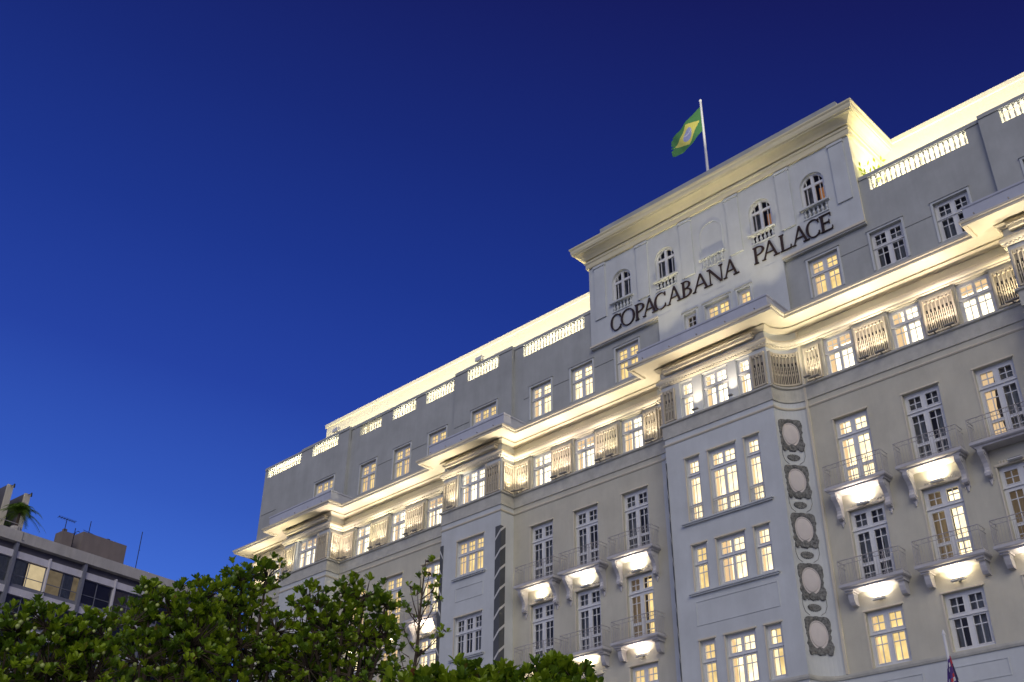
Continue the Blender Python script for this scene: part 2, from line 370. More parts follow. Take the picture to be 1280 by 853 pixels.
# string courses, sill ledge, frieze mouldings, dentils, main cornice
def course(name, path, prof, m): 
    b = MB(); b.sweep(path, prof, m); return b.build(name, hotel)
course('string_course', PATH, [(-.05, 12.42), (.05, 12.42), (.08, 12.50), (.08, 12.58), (-.05, 12.60)], 'ledge')
course('string_course', PATH, [(-.05, 23.74), (.03, 23.74), (.06, 23.79), (.06, 23.83), (-.05, 23.85)], 'trim')
course('string_course', PATH, [(-.05, 24.10), (.05, 24.10), (.05, 24.70), (.13, 24.74), (.14, 24.82), (-.05, 24.84)], 'ledge')
fm = MB(); fm.sweep(PATH, [(-.05, 26.76), (.06, 26.76), (.09, 26.80), (.09, 26.86), (.15, 26.90), (.18, 26.97), (.18, 27.03), (.13, 27.10), (.07, 27.16), (.07, 27.20), (-.05, 27.22)], 'trim')
course('frieze_moulding', PATH, [(-.05, 27.56), (.04, 27.56), (.10, 27.62), (.22, 27.74), (-.05, 27.76)], 'trim')
b = fm        # dentil row under the frieze moulding
def along(path, step):
    for q, r in zip(path[:-1], path[1:]):
        q = Vector(q); r = Vector(r); L = (r - q).length; d = (r - q) / L; n = Vector((-d.y, d.x)); k = max(1, int(L / step))
        for i in range(k):
            yield q + d * (L * (i + .5) / k), d, n
for c_, d, n in along([p for p in PATH if p[1] >= 0], .155):
    if (-36.6 < c_.x < -27.2 or -19.45 < c_.x < -9.9) and c_.y < .01: continue
    a = c_ - d * .04; e = c_ + d * .04; o1 = n * .085; o2 = n * .135
    b.box8([W(*(a + o2), 26.80), W(*(e + o2), 26.80), W(*(e + o1), 26.80), W(*(a + o1), 26.80), W(*(a + o2), 26.885), W(*(e + o2), 26.885), W(*(e + o1), 26.885), W(*(a + o1), 26.885)], 'trim')
b.build('frieze_moulding', hotel)
course('cornice', PATHR, [(-.7, 27.80), (.92, 27.80), (.95, 27.72), (1.07, 27.70), (1.09, 27.74), (1.09, 27.80), (1.15, 27.84), (1.16, 27.93), (1.09, 27.95), (-.7, 28.12)], 'trim')
b = MB()      # cornice slab over the rooftop behind
b.box(-60.1, 4.45, -16, -.69, 27.85, 28.1, 'attic')
b.build('roof_slab', hotel)
for x0, x1 in ((-40.75, -36.95), (-55.3, -51.35), (-25.85, -20.95), (-9.55, -5.75)):      # hanging box moulding in front of the bays
    pp = CP if x0 == -25.85 else BP
    b = MB(); b.box(x0, x1, pp - .01, pp + .26, 27.34, 27.50, 'trim'); b.box(x0 - .05, x1 + .05, pp - .012, pp + .31, 27.50, 27.55, 'trim'); b.build('box_moulding', hotel)
# bay parapets on the cornice
for x0, x1, pp in ((-41.45, -35.64, 1.86), (-56.4, -50.1, 1.86), (-26.75, -19.62, 1.95), (-10.85, -4.5, 1.86)):
    b = MB()
    prof = [(0, 28.0), (.02, 28.0), (.02, 28.08), (-.02, 28.12), (-.02, 28.56), (.02, 28.60), (.02, 28.68), (-.16, 28.68), (-.16, 28.0)]
    b.sweep([(x0, .2), (x0, pp), (x1, pp), (x1, .2)], prof, 'parapet')
    b.build('parapet', hotel)
    b = MB(); b.box(x0 + .2, x1 - .2, .2, pp - .2, 28.05, 28.2, 'attic'); b.build('bay_roof', hotel)
    k = 5
    for i in range(k):
        b = MB(); x = x0 + .5 + (x1 - x0 - 1) * i / (k - 1); b.tube([W(x, pp + .25, 27.99), W(x, pp + .31, 27.99)], .03, 'fixture', 6); b.build('drain_spout', hotel)

# attic storey (set on the cornice) with parapet and balustrades
ATT = [(-60.2, -51.1, .2), (-51.1, -41.3, 0.0), (-41.3, -36.7, .2), (-36.7, -26.66, 0.0), (-26.66, -19.5, .15), (-19.5, -9.8, 0.0), (-9.8, -5.2, .2), (-5.2, 4.5, 0.0)]
bal = [(-59.85, -56.15), (-54.9, -52.2), (-50.26, -48.13), (-47.09, -44.94), (-44.04, -41.58), (-40.28, -37.73), (-36.03, -31.54), (-14.92, -10.45), (-8.93, -6.4), (-4.9, -2.7)]
PT = 33.72
for x0, x1, p in ATT:
    b = MB(); hs = [h for h in win if abs(h[4] - p) < 1e-6 and h[2] > 28]
    hh = [(c - w_ / 2, c + w_ / 2, z0, z1) for c, w_, z0, z1, *_ in hs]
    bh = [(a, e, 33.0, PT - .03) for a, e in bal if a > x0 and e < x1]
    top = 31.47 if p == .15 else PT
    holed_wall(b, x0, x1, 28.0, top, p, hh + bh, 'attic' if p != .15 else 'white')
    b.face([W(x0, -.3, 28), W(x0, p, 28), W(x0, p, top), W(x0, -.3, top)], 'attic'); b.face([W(x1, p, 28), W(x1, -.3, 28), W(x1, -.3, top), W(x1, p, top)], 'attic')
    b.build('attic_wall', hotel, normals=False)
    if p == .15: continue
    X0 = x0; X1 = x1
    if x0 == -36.7: X1 = -31.0
    if x0 == -19.5: X0 = -15.35
    lo = -.12 if x1 < -56 else 0
    b = MB()
    segs = [(X0, X1)] if x0 != -60.2 else [(-60.2, -56.1), (-56.1, -51.1)]
    for q, (s0, s1) in enumerate(segs):
        dz = 0.0 if (x0 != -60.2 or q == 1) else -.1
        b.box(s0, s1, -.30 + p, p + .05, PT + dz + .001, PT + dz + .16, 'attic'); b.box(s0, s1, -.26 + p, p + .02, PT + dz + .16, PT + dz + .22, 'ledge')
    b.build('parapet_coping', hotel)
    # back face of the parapet, pierced likewise
    b = MB()
    zz = [33.0] if bh else []
    xsx = X0
    for a, e, z0, z1 in bh:
        b.box(xsx, a, p - .28, p - RV - .002, 33.0, PT - .002, 'attic'); xsx = e; b.build('parapet_back', hotel); b = MB()
    b.box(xsx, X1, p - .28, p - RV - .002, 33.0, PT - .002, 'attic')
    b.build('parapet_back', hotel)
    for a, e, z0, z1 in bh:
        b = MB(); n = max(6, int((e - a) / .22)); 
        for i in range(n):
            x = a + (e - a) * (i + .5) / n
            b.lathe(W(x, p - .09, 33.0), [(.05, .001), (.05, .05), (.024, .08), (.052, .22), (.048, .30), (.022, .46), (.024, .54), (.05, .62), (.05, .688)], 'penthouse', 8)
        b.build('balustrade', hotel, smooth=True)
for s0, s1 in ((-36.6, -31.05), (-15.3, -10.15), (-50.2, -41.4)):    # raised inner coping
    b = MB(); b.box(s0, s1, -.62, -.42, 34.02, 34.17, 'penthouse'); [b.box(xq, xq + .1, -.57, -.47, 33.0, 34.03, 'penthouse') for xq in (s0, (s0 + s1) / 2, s1 - .1)]; b.build('inner_coping', hotel)
# ledge line across the attic
for s0, s1, p in ((-35.95, -35.6, 0), (-33.8, -32.7, 0), (-30.9, -29.7, 0), (-18.3 + 1.5, -15.5, 0), (-13.8, -12.6, 0), (-41.2, -40.0, .2), (-48.2, -46.8, 0), (-45.1, -43.8, 0), (-60.0, -58.3, .2)):
    b = MB(); b.box(s0, s1, p - .002, p + .03, 30.30, 30.36, 'attic'); b.build('attic_band', hotel)
# terrace floor, penthouse, tower
b = MB(); b.box(-60.1, 4.4, -16, -.26, 32.8, 33.0, 'attic'); b.build('terrace_floor', hotel)
b = MB(); b.box(-58.4, -31.0, -15, -3.2, 33.0, 37.62, 'penthouse'); b.box(-58.5, -31.0, -15.1, -3.1, 37.62, 37.88, 'penthouse'); b.build('penthouse_wall', hotel)
b = MB(); b.box(-15.35, 4.3, -15, -3.2, 33.0, 37.62, 'penthouse'); b.box(-15.35, 4.4, -15.1, -3.1, 37.62, 37.88, 'penthouse'); b.build('penthouse_wall', hotel)
b = MB(); b.box(-60.1, -51.6, -.75, -.62, 33.0, 34.12, 'penthouse'); b.build('terrace_wall', hotel)  # added wall, a bright backing for the left balustrade openings
b = MB(); b.box(-60.19, -60.0, -15, -.31, 33.0, 33.85, 'attic'); b.build('side_parapet', hotel)
TP = .12; TX0 = -31.02; TX1 = -15.40
AX = [-23.2 + 2.83 * k for k in (-2, -1, 0, 1, 2)]
b = MB()     # tower front with arched openings
AR = .62; ZS = 34.80; ZB = 33.55
def arch_pts(c, r, zs, n=16): return [(c + r * math.cos(math.pi * i / n), zs + r * math.sin(math.pi * i / n)) for i in range(n + 1)]
TZ0, TZ1 = 31.47, 37.4
xs = [TX0]
for i, c in enumerate(AX):
    if i == 2: continue
    b.face([W(xs[-1], TP, TZ0), W(c - AR, TP, TZ0), W(c - AR, TP, TZ1), W(xs[-1], TP, TZ1)], 'white'); xs.append(c + AR)
    b.face([W(c - AR, TP, TZ0), W(c + AR, TP, TZ0), W(c + AR, TP, ZB - .62), W(c - AR, TP, ZB - .62)], 'white')
    pts = arch_pts(c, AR, ZS)
    for (xa, za), (xb, zb) in zip(pts[:-1], pts[1:]):
        b.face([W(xa, TP, za), W(xa, TP, TZ1), W(xb, TP, TZ1), W(xb, TP, zb)], 'white')
        b.face([W(xa, TP, za), W(xb, TP, zb), W(xb, TP - RV, zb), W(xa, TP - RV, za)], 'white')
    for x in (c - AR, c + AR): b.face([W(x, TP, ZB - .62), W(x, TP - RV, ZB - .62), W(x, TP - RV, ZS), W(x, TP, ZS)], 'white')
    b.box(c - AR, c + AR, TP - RV - .03, TP - RV, ZB - .62, ZB, 'dark')
b.face([W(xs[-1], TP, TZ0), W(TX1, TP, TZ0), W(TX1, TP, TZ1), W(xs[-1], TP, TZ1)], 'white')
b.build('tower_wall', hotel, normals=False)
b = MB()
for x in (TX0, TX1): b.face([W(x, TP, TZ0), W(x, -9, TZ0), W(x, -9, TZ1), W(x, TP, TZ1)], 'penthouse')
b.face([W(TX0, -9, TZ0), W(TX1, -9, TZ0), W(TX1, -9, TZ1), W(TX0, -9, TZ1)], 'penthouse'); b.build('tower_side_wall', hotel, normals=False)
TPATH = [(TX0, -9), (TX0, TP), (TX1, TP), (TX1, -9)]
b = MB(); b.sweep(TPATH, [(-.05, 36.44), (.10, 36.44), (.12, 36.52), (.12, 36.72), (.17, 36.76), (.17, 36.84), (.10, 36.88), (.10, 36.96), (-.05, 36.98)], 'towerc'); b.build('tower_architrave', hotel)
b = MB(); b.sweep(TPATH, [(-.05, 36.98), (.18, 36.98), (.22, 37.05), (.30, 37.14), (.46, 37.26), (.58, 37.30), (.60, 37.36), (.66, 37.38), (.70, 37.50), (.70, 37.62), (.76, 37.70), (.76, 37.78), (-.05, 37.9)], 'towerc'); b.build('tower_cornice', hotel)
b = MB(); b.box(-29.8, -15.5, -2, .55, 37.85, 38.35, 'attic'); b.box(TX0, TX1, -9, -.0, 37.6, 37.88, 'attic'); b.build('tower_blocking', hotel)
for s0, s1 in ((TX0, -26.66), (-19.5, TX1 + .04)):
    b = MB(); b.box(s0 - .02, s1, -.1, TP + .10, 31.38, 31.49, 'trim'); b.box(s0, s1, -.1, TP + .05, 31.30, 31.38, 'attic'); b.build('tower_ledge', hotel)
for c in (-30.26, -27.42, -24.62, -21.82, -18.95, -16.06):
    b = MB(); b.box(c - .36, c + .36, TP - .01, TP + .075, 32.95, 36.22, 'white'); b.box(c - .40, c + .40, TP - .01, TP + .12, 36.22, 36.36, 'white'); b.build('pilaster', hotel)
def balu(c, p, z0, h, wid, mt, name='window_balustrade', blind=False):
    b = MB(); b.box(c - wid / 2 - .1, c + wid / 2 + .1, p - .1, p + .16, z0 + h - .09, z0 + h, mt); b.box(c - wid / 2, c + wid / 2, p - .1, p + .05, z0 - .06, z0, mt)
    n = 6
    for i in range(n):
        x = c - wid / 2 + wid * (i + .5) / n
        b.lathe(W(x, p + (.03 if blind else -.03), z0), [(.07, .0), (.07, .05), (.035, .08), (.078, .17), (.06, .26), (.035, .34), (.05, .39), (.07, h - .1)], mt, 8)
    b.build(name, hotel, smooth=False)
for i, c in enumerate(AX): balu(c, TP, 32.98, .56, 1.3, 'white', blind=(i == 2))
b = MB(); pts = [(AX[2] + .70, 33.62)] + arch_pts(AX[2], .70, 34.9) + [(AX[2] - .70, 33.62)]; pin = [(AX[2] + .62, 33.62)] + arch_pts(AX[2], .62, 34.9) + [(AX[2] - .62, 33.62)]
for (a0, a1, i0, i1) in zip(pts[:-1], pts[1:], pin[:-1], pin[1:]):
    b.box8([W(a0[0], TP + .035, a0[1]), W(a1[0], TP + .035, a1[1]), W(a1[0], TP - .01, a1[1]), W(a0[0], TP - .01, a0[1]),
            W(i0[0], TP + .035, i0[1]), W(i1[0], TP + .035, i1[1]), W(i1[0], TP - .01, i1[1]), W(i0[0], TP - .01, i0[1])], 'white')
b.build('blind_arch', hotel)

# ------------------------------------------------------------------ windows
cache = {}
def Lf(x, p, z): return Vector((x, -p, z))       # local frame for windows: origin at bottom centre of opening
def sash(b, x0, x1, z0, z1, cols, zm, m='frame', t=.034, p0=-RV - .035, p1=-RV + .03):
    """thin muntins inside one glazed block"""
    for i in range(1, cols): x = x0 + (x1 - x0) * i / cols; b.box(x - t / 2, x + t / 2, p0 + .02, p1 - .015, z0, z1, m, Lf)
    for z in zm: b.box(x0, x1, p0 + .018, p1 - .013, z - t / 2, z + t / 2, m, Lf)
def frame_mesh(w_, h, kind, n):
    b = MB(); blk = .475 if n == 2 else (.46 if n == 1 else .43)
    edge = {1: (w_ - .44) / 2, 2: .155, 3: .13}[n]
    if n == 1: blk = .44
    gap = (w_ - 2 * edge - n * blk) / (n - 1) if n > 1 else 0
    xs = [(-w_ / 2 + edge + i * (blk + gap), -w_ / 2 + edge + i * (blk + gap) + blk) for i in range(n)]
    if kind == 'door': zz = [(h - .70, h - .20, [h - .45]), (h - 2.16, h - .98, [h - 1.28]), (h - 2.86, h - 2.28, [h - 2.57])]
    else:
        s = h / 2.0
        zz = [(h - .70 * s, h - .17 * s, [h - .435 * s]), (h - 1.86 * s, h - .90 * s, [h - 1.20 * s])]
    P0, P1 = -RV - .06, -RV + .03
    cuts = [-w_ / 2] + [v for q in xs for v in q] + [w_ / 2]
    for i in range(0, len(cuts), 2): b.box(cuts[i], cuts[i + 1], P0, P1 - (.0 if i in (0, len(cuts) - 2) else .004), 0, h, 'frame', Lf)
    zc = sorted([0, h] + [v for q in zz for v in q[:2]])
    for x0, x1 in xs:
        for i in range(0, len(zc), 2): b.box(x0, x1, P0, P1 - .002, zc[i], zc[i + 1], 'frame', Lf)
        for z0, z1, zm in zz: sash(b, x0, x1, z0, z1, 2, zm)
        # raised sash edges
        for z0, z1, zm in zz:
            for a, c in ((x0 - .03, x0), (x1, x1 + .03)): b.box(a, c, P1 - .004, P1 + .014, z0 - .03, z1 + .03, 'frame', Lf)
            for a, c in ((z0 - .03, z0), (z1, z1 + .03)): b.box(x0, x1, P1 - .004, P1 + .014, a, c, 'frame', Lf)
    # transom rail with a small shelf
    b.box(-w_ / 2, w_ / 2, P1 + .001, P1 + .05, zz[0][0] - .15, zz[0][0] - .10, 'frame', Lf)
    return b, xs, zz
def raw(b, name):
    me = bpy.data.meshes.new(name); me.from_pydata([tuple(v) for v in b.v], [], b.f)
    for x in b.mats: me.materials.append(M[x])
    me.polygons.foreach_set('material_index', b.mi); me.update(); return me
def drape_mesh(x0, x1, z0, z1, p, m, taper=0.0, seed=0):
    b = MB(); n = max(6, int((x1 - x0) / .035)); rnd = random.Random(seed); ph = rnd.random() * 6
    rowsz = 8; k = b.m(m); grid = []
    for j in range(rowsz + 1):
        t = j / rowsz; row = []
        for i in range(n + 1):
            s = i / n; wx = (x1 - x0) * (1 - taper * (1 - abs(2 * t - 1)) ** 1.0) if taper else (x1 - x0)
            x = x0 + wx * s if x0 < 0 else x1 - wx * (1 - s)
            row.append(len(b.v)); b.v.append(Lf(x, p + .03 * math.sin(s * n * .9 + ph), z0 + (z1 - z0) * t))
        grid.append(row)
    for j in range(rowsz):
        for i in range(n): b.f.append((grid[j][i], grid[j][i + 1], grid[j + 1][i + 1], grid[j + 1][i])); b.mi.append(k)
    return b
def room_mesh(w_, h, m):
    b = MB(); d0 = -RV - .06; d1 = -1.1; s = w_ / 2 + .25; P = Lf
    b.face([P(-s, d1, -.1), P(s, d1, -.1), P(s, d1, h + .1), P(-s, d1, h + .1)], m)
    side = m if m.startswith('room_') and m != 'room_dark' else 'room_dark'
    b.face([P(-s, d0, -.1), P(-s, d1, -.1), P(-s, d1, h + .1), P(-s, d0, h + .1)], side); b.face([P(s, d1, -.1), P(s, d0, -.1), P(s, d0, h + .1), P(s, d1, h + .1)], side)
    b.face([P(-s, d0, h + .1), P(-s, d1, h + .1), P(s, d1, h + .1), P(s, d0, h + .1)], side); b.face([P(-s, d0, -.1), P(s, d0, -.1), P(s, d1, -.1), P(-s, d1, -.1)], 'room_dark')
    return b
def link(me, name, parent, loc=None):
    o = bpy.data.objects.new(name, me); col.objects.link(o); o.parent = parent
    if loc is not None: o.location = loc
    return o
STATES = {'white': 'room_white', 'lit': 'room_lit', 'gold': 'room_gold', 'dark': 'room_dark', 'mixed': 'room_dark', 'partial': 'room_dark', 'tan': 'room_dark', 'goldr': 'room_dark'}
cnt = 0
for (c, w_, z0, z1, p, kind, st, kw) in win:
    cnt += 1
    n = kw.get('n', 2); h = z1 - z0; key = (round(w_, 2), round(h, 2), kind, n)
    if key not in cache:
        b, xs_, zz_ = frame_mesh(w_, h, kind, n); cache[key] = raw(b, 'window_frame')
        g_ = MB(); g_.face([Lf(-w_ / 2, -RV - .02, 0), Lf(w_ / 2, -RV - .02, 0), Lf(w_ / 2, -RV - .02, h), Lf(-w_ / 2, -RV - .02, h)], 'glass'); cache[key + ('g',)] = raw(g_, 'glass')
    nm = 'french_door' if kind == 'door' else 'window'
    o = link(cache[key], nm, hotel, W(c, p, z0) - HO)
    link(cache[key + ('g',)], 'glass', o)
    s, _, v = st.partition(':')
    rk = key + (s,)
    if rk not in cache: cache[rk] = raw(room_mesh(w_, h, STATES[s]), 'room')
    link(cache[rk], 'room', o)
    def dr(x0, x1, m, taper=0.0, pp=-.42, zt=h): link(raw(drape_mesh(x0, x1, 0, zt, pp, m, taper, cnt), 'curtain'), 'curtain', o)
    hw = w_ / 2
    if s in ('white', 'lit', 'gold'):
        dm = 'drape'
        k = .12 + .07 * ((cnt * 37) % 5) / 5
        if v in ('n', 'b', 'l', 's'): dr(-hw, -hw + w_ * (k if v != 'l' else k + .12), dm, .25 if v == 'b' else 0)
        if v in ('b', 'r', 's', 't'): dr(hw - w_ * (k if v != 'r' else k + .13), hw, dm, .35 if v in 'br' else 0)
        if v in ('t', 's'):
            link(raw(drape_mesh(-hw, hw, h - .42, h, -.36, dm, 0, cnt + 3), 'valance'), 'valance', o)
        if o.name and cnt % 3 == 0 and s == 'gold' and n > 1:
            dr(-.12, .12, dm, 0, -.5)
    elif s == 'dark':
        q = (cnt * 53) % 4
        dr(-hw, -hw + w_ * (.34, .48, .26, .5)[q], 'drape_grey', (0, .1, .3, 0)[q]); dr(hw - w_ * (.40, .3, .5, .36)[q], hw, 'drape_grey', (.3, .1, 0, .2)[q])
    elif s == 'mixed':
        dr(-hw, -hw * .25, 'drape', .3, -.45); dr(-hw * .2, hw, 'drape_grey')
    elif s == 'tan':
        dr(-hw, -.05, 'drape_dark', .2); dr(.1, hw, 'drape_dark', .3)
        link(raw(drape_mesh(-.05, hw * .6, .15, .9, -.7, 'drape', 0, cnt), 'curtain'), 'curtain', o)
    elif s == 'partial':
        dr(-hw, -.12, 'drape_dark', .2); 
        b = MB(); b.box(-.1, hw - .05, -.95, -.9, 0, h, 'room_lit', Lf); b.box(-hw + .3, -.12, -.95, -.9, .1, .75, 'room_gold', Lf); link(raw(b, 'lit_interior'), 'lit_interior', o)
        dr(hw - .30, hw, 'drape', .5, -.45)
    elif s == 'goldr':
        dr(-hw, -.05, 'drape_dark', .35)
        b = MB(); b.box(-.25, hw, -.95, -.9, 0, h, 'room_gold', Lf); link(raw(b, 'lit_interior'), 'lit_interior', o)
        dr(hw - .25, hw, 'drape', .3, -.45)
    # raised plaster surround or drip ledge, part of the wall
    if z0 > 28:
        if cnt < 200:
            b = MB(); t = .09
            b.box(c - hw - t, c - hw, p - .01, p + .04, z0, z1 + t, 'white'); b.box(c + hw, c + hw + t, p - .01, p + .04, z0, z1 + t, 'white'); b.box(c - hw, c + hw, p - .01, p + .038, z1, z1 + t, 'white')
            b.box(c - hw - t - .03, c + hw + t + .03, p - .01, p + .08, z1 + t, z1 + t + .05, 'attic'); b.build('window_surround', hotel)
    elif z0 < 24:
        b = MB(); b.box(c - hw - .06, c + hw + .06, p - .01, p + .06, z1 + .003, z1 + .07, 'trim'); b.box(c - hw - .06, c - hw, p - .01, p + .03, z0, z1, 'trim'); b.build('window_head', hotel)
# arched windows
for i, c in enumerate(AX):
    if i == 2: continue
    b = MB(); h = ZS - ZB; P0, P1 = TP - RV - .05, TP - RV + .035
    pin = arch_pts(c, AR - .10, ZS, 14); po = arch_pts(c, AR, ZS, 14)
    for (a0, a1, i0, i1) in zip(po[:-1], po[1:], pin[:-1], pin[1:]):
        b.box8([W(a0[0], P1, a0[1]), W(a1[0], P1, a1[1]), W(a1[0], P0, a1[1]), W(a0[0], P0, a0[1]), W(i0[0], P1, i0[1]), W(i1[0], P1, i1[1]), W(i1[0], P0, i1[1]), W(i0[0], P0, i0[1])], 'frame')
    b.box(c - AR, c - AR + .13, P0, P1, ZB, ZS, 'frame'); b.box(c + AR - .13, c + AR, P0, P1, ZB, ZS, 'frame')
    b.box(c - .075, c + .075, P0, P1 + .01, ZB, ZS + AR - .05, 'frame'); b.box(c - AR, c + AR, P0, P1 + .004, ZS - .07, ZS + .07, 'frame'); b.box(c - AR, c + AR, P0, P1 + .003, ZB - .02, ZB + .1, 'frame')
    for sx in (-.34, .34): b.box(c + sx - .015, c + sx + .015, P0 + .02, P1 - .02, ZB, ZS + .40, 'frame')
    o = b.build('arched_window', hotel)
    g_ = MB(); g_.face([W(x, P0 + .02, z) for x, z in [(c + AR, ZB)] + arch_pts(c, AR, ZS, 14) + [(c - AR, ZB)]], 'glass')
    def sub(bb, name):
        me = bpy.data.meshes.new(name); me.from_pydata([tuple(v - HO) for v in bb.v], [], bb.f)
        for x in bb.mats: me.materials.append(M[x])
        me.polygons.foreach_set('material_index', bb.mi); me.update(); q = bpy.data.objects.new(name, me); col.objects.link(q); q.parent = o
    sub(g_, 'glass')
    r_ = MB(); s = AR + .2; d0 = P0 - .01; d1 = -1.1
    r_.face([W(c - s, d1, ZB - .1), W(c + s, d1, ZB - .1), W(c + s, d1, ZS + s), W(c - s, d1, ZS + s)], 'room_dark')
    for x in (c - s, c + s): r_.face([W(x, d0, ZB - .1), W(x, d1, ZB - .1), W(x, d1, ZS + s), W(x, d0, ZS + s)], 'room_dark')
    r_.face([W(c - s, d0, ZS + s), W(c + s, d0, ZS + s), W(c + s, d1, ZS + s), W(c - s, d1, ZS + s)], 'room_dark'); sub(r_, 'room')
    for (xa, xb, mt) in ((c - AR, c - .1, 'drape_grey'), (c + .08, c + .36, 'drape_orange' if i > 2 else 'drape_grey'), (c + .36, c + AR, 'drape_orange' if i == 4 else 'drape_grey')):
        dm_ = drape_mesh(xa - c, xb - c, 0, 1.25 if mt == 'drape_orange' else 1.75, -.45, mt, 0, i)
        dm_.v = [v + W(c, 0, ZB) for v in dm_.v]; sub(dm_, 'curtain')

# ------------------------------------------------------------------ slatted lattice panels, with uplights at their feet
lamps = []
def lattice(F, w_, z0=24.90, z1=26.52, lamp=None, name='lattice_panel', curved=False):
    b = MB(); t = .07
    def bx4(x0, x1, p0, p1, a, c, m):
        k = max(1, int(math.ceil((x1 - x0) / .2))) if curved else 1
        for i in range(k): b.box(x0 + (x1 - x0) * i / k, x0 + (x1 - x0) * (i + 1) / k, p0, p1, a, c, m, F)
    bx4(0, w_, 0.0, .025, z0, z1, 'lattice_back')
    for a, c in ((0, t), (w_ - t, w_)): bx4(a, c, .025, .12, z0, z1, 'lattice')
    bx4(t, w_ - t, .025, .085, z1 - .07, z1, 'lattice'); bx4(t, w_ - t, .025, .085, z0, z0 + .08, 'lattice')
    n = max(3, int(round((w_ - 2 * t) / .165))); sp = (w_ - 2 * t) / n
    for i in range(n + 1):
        x = t + sp * i
        if 0 < i < n: bx4(x - .017, x + .017, .025, .085, z0 + .08, z1 - .16, 'lattice')
    for i in range(n):      # rounded heads
        cx = t + sp * (i + .5); r = sp / 2 - .03
        for k in range(5):
            a0 = math.pi * k / 5; a1 = math.pi * (k + 1) / 5
            q = [(cx + r * math.cos(a0), z1 - .22 + r * math.sin(a0)), (cx + r * math.cos(a1), z1 - .22 + r * math.sin(a1))]
            b.box8([F(q[0][0], .085, q[0][1]), F(q[1][0], .085, q[1][1]), F(q[1][0], .025, q[1][1]), F(q[0][0], .025, q[0][1]),
                    F(q[0][0], .085, z1 - .07), F(q[1][0], .085, z1 - .07), F(q[1][0], .025, z1 - .07), F(q[0][0], .025, z1 - .07)], 'lattice')
    o = b.build(name, hotel)
    b = MB()                # pierced lower half seen between turned spindles
    zm = z0 + .64 * (z1 - z0)
    for i in range(n):
        cx = t + sp * (i + .5); r = sp / 2 - .028
        b.box(cx - r, cx + r, .026, .030, z0 + .12, zm - .1, 'dark', F); b.box(cx - r * .6, cx + r * .6, .026, .030, zm - .1, zm + .10, 'dark', F)
        b.box(cx - .014, cx + .014, .031, .06, z0 + .12, zm - .06, 'lattice', F); b.box(cx - .034, cx + .034, .031, .065, z0 + .50, z0 + .60, 'lattice', F); b.box(cx - .026, cx + .026, .031, .065, z0 + .72, z0 + .77, 'lattice', F)
    me = bpy.data.meshes.new('spindles'); me.from_pydata([tuple(v - HO) for v in b.v], [], b.f)
    for x in b.mats: me.materials.append(M[x])
    me.polygons.foreach_set('material_index', b.mi); me.update(); q = bpy.data.objects.new('spindles', me); col.objects.link(q); q.parent = o
def flat(x0, p): return lambda x, q, z: W(x0 + x, p + q, z)
def side(X, p0, sgn): return lambda x, q, z: W(X + sgn * q, p0 + x, z)
def covef(cx, sgn):
    def f(x, q, z):
        t = x + .06
        if sgn < 0: t = math.pi / 2 - t
        r = 1 - q
        return W(cx - sgn * r * math.cos(t), CP - CP * r * math.sin(t), z)
    return f
wingpanels = [(-19.25, -18.5), (-16.85, -15.42), (-13.83, -12.52), (-10.95, -9.95), (-36.50, -35.52), (-33.9, -32.62), (-31.02, -29.6), (-28.0, -27.2),
              (-50.95, -49.9), (-48.3, -46.75), (-45.15, -43.65), (-42.05, -41.15), (-60.0, -58.3), (-56.5, -55.7)]
def uplight(x, p, z, L=.5, e=22, rot=0.0, tilt=10, kind='bar'):
    lamps.append((x, p, z, L, e, rot, tilt, kind))
for a, c in wingpanels:
    lattice(flat(a, 0), c - a)
    w_ = c - a
    if w_ > 1.2:
        uplight(a + w_ * .26, .34, 24.85, .42, 31); uplight(a + w_ * .76, .34, 24.85, .42, 31)
    else: uplight(a + w_ * .6, .34, 24.85, .5, 33)
for x0, x1, p in ((-41.05, -36.65, BP), (-55.6, -51.05, BP), (-9.85, -5.45, BP)):
    lattice(flat(x0 + .08, p), .98); lattice(flat(x1 - 1.06, p), .98)
    lattice(side(x1, .12, 1), .74); 
    uplight(x0 + .86, p + .32, 24.85, .4, 31)
    for xp in (x0 + 1.08, x1 - 1.2): b = MB(); b.box(xp, xp + .12, p, p + .06, 24.86, 26.7, 'trim'); b.build('pilaster', hotel)
lattice(flat(-26.05, CP), .66); lattice(flat(-21.27, CP), .7)
uplight(-24.17, CP + .32, 24.85, .3, 33); uplight(-22.29, CP + .32, 24.85, .2, 20)
lattice(covef(-19.48, 1), 1.45, curved=True); lattice(covef(-27.15, -1), 1.45, curved=True)
b = MB(); b.box(-19.50, -19.40, .0, .07, 12.6, 27.5, 'trim'); b.build('corner_bead', hotel)
# warm floor light reaching the bay flanks (fixtures on the sill ledge in the angle of bay and wing)
uplight(-36.25, .45, 24.85, .3, 22, kind='bar'); uplight(-19.0, .55, 24.85, .3, 16, kind='bar'); uplight(-50.6, .5, 24.85, .3, 22, kind='bar')

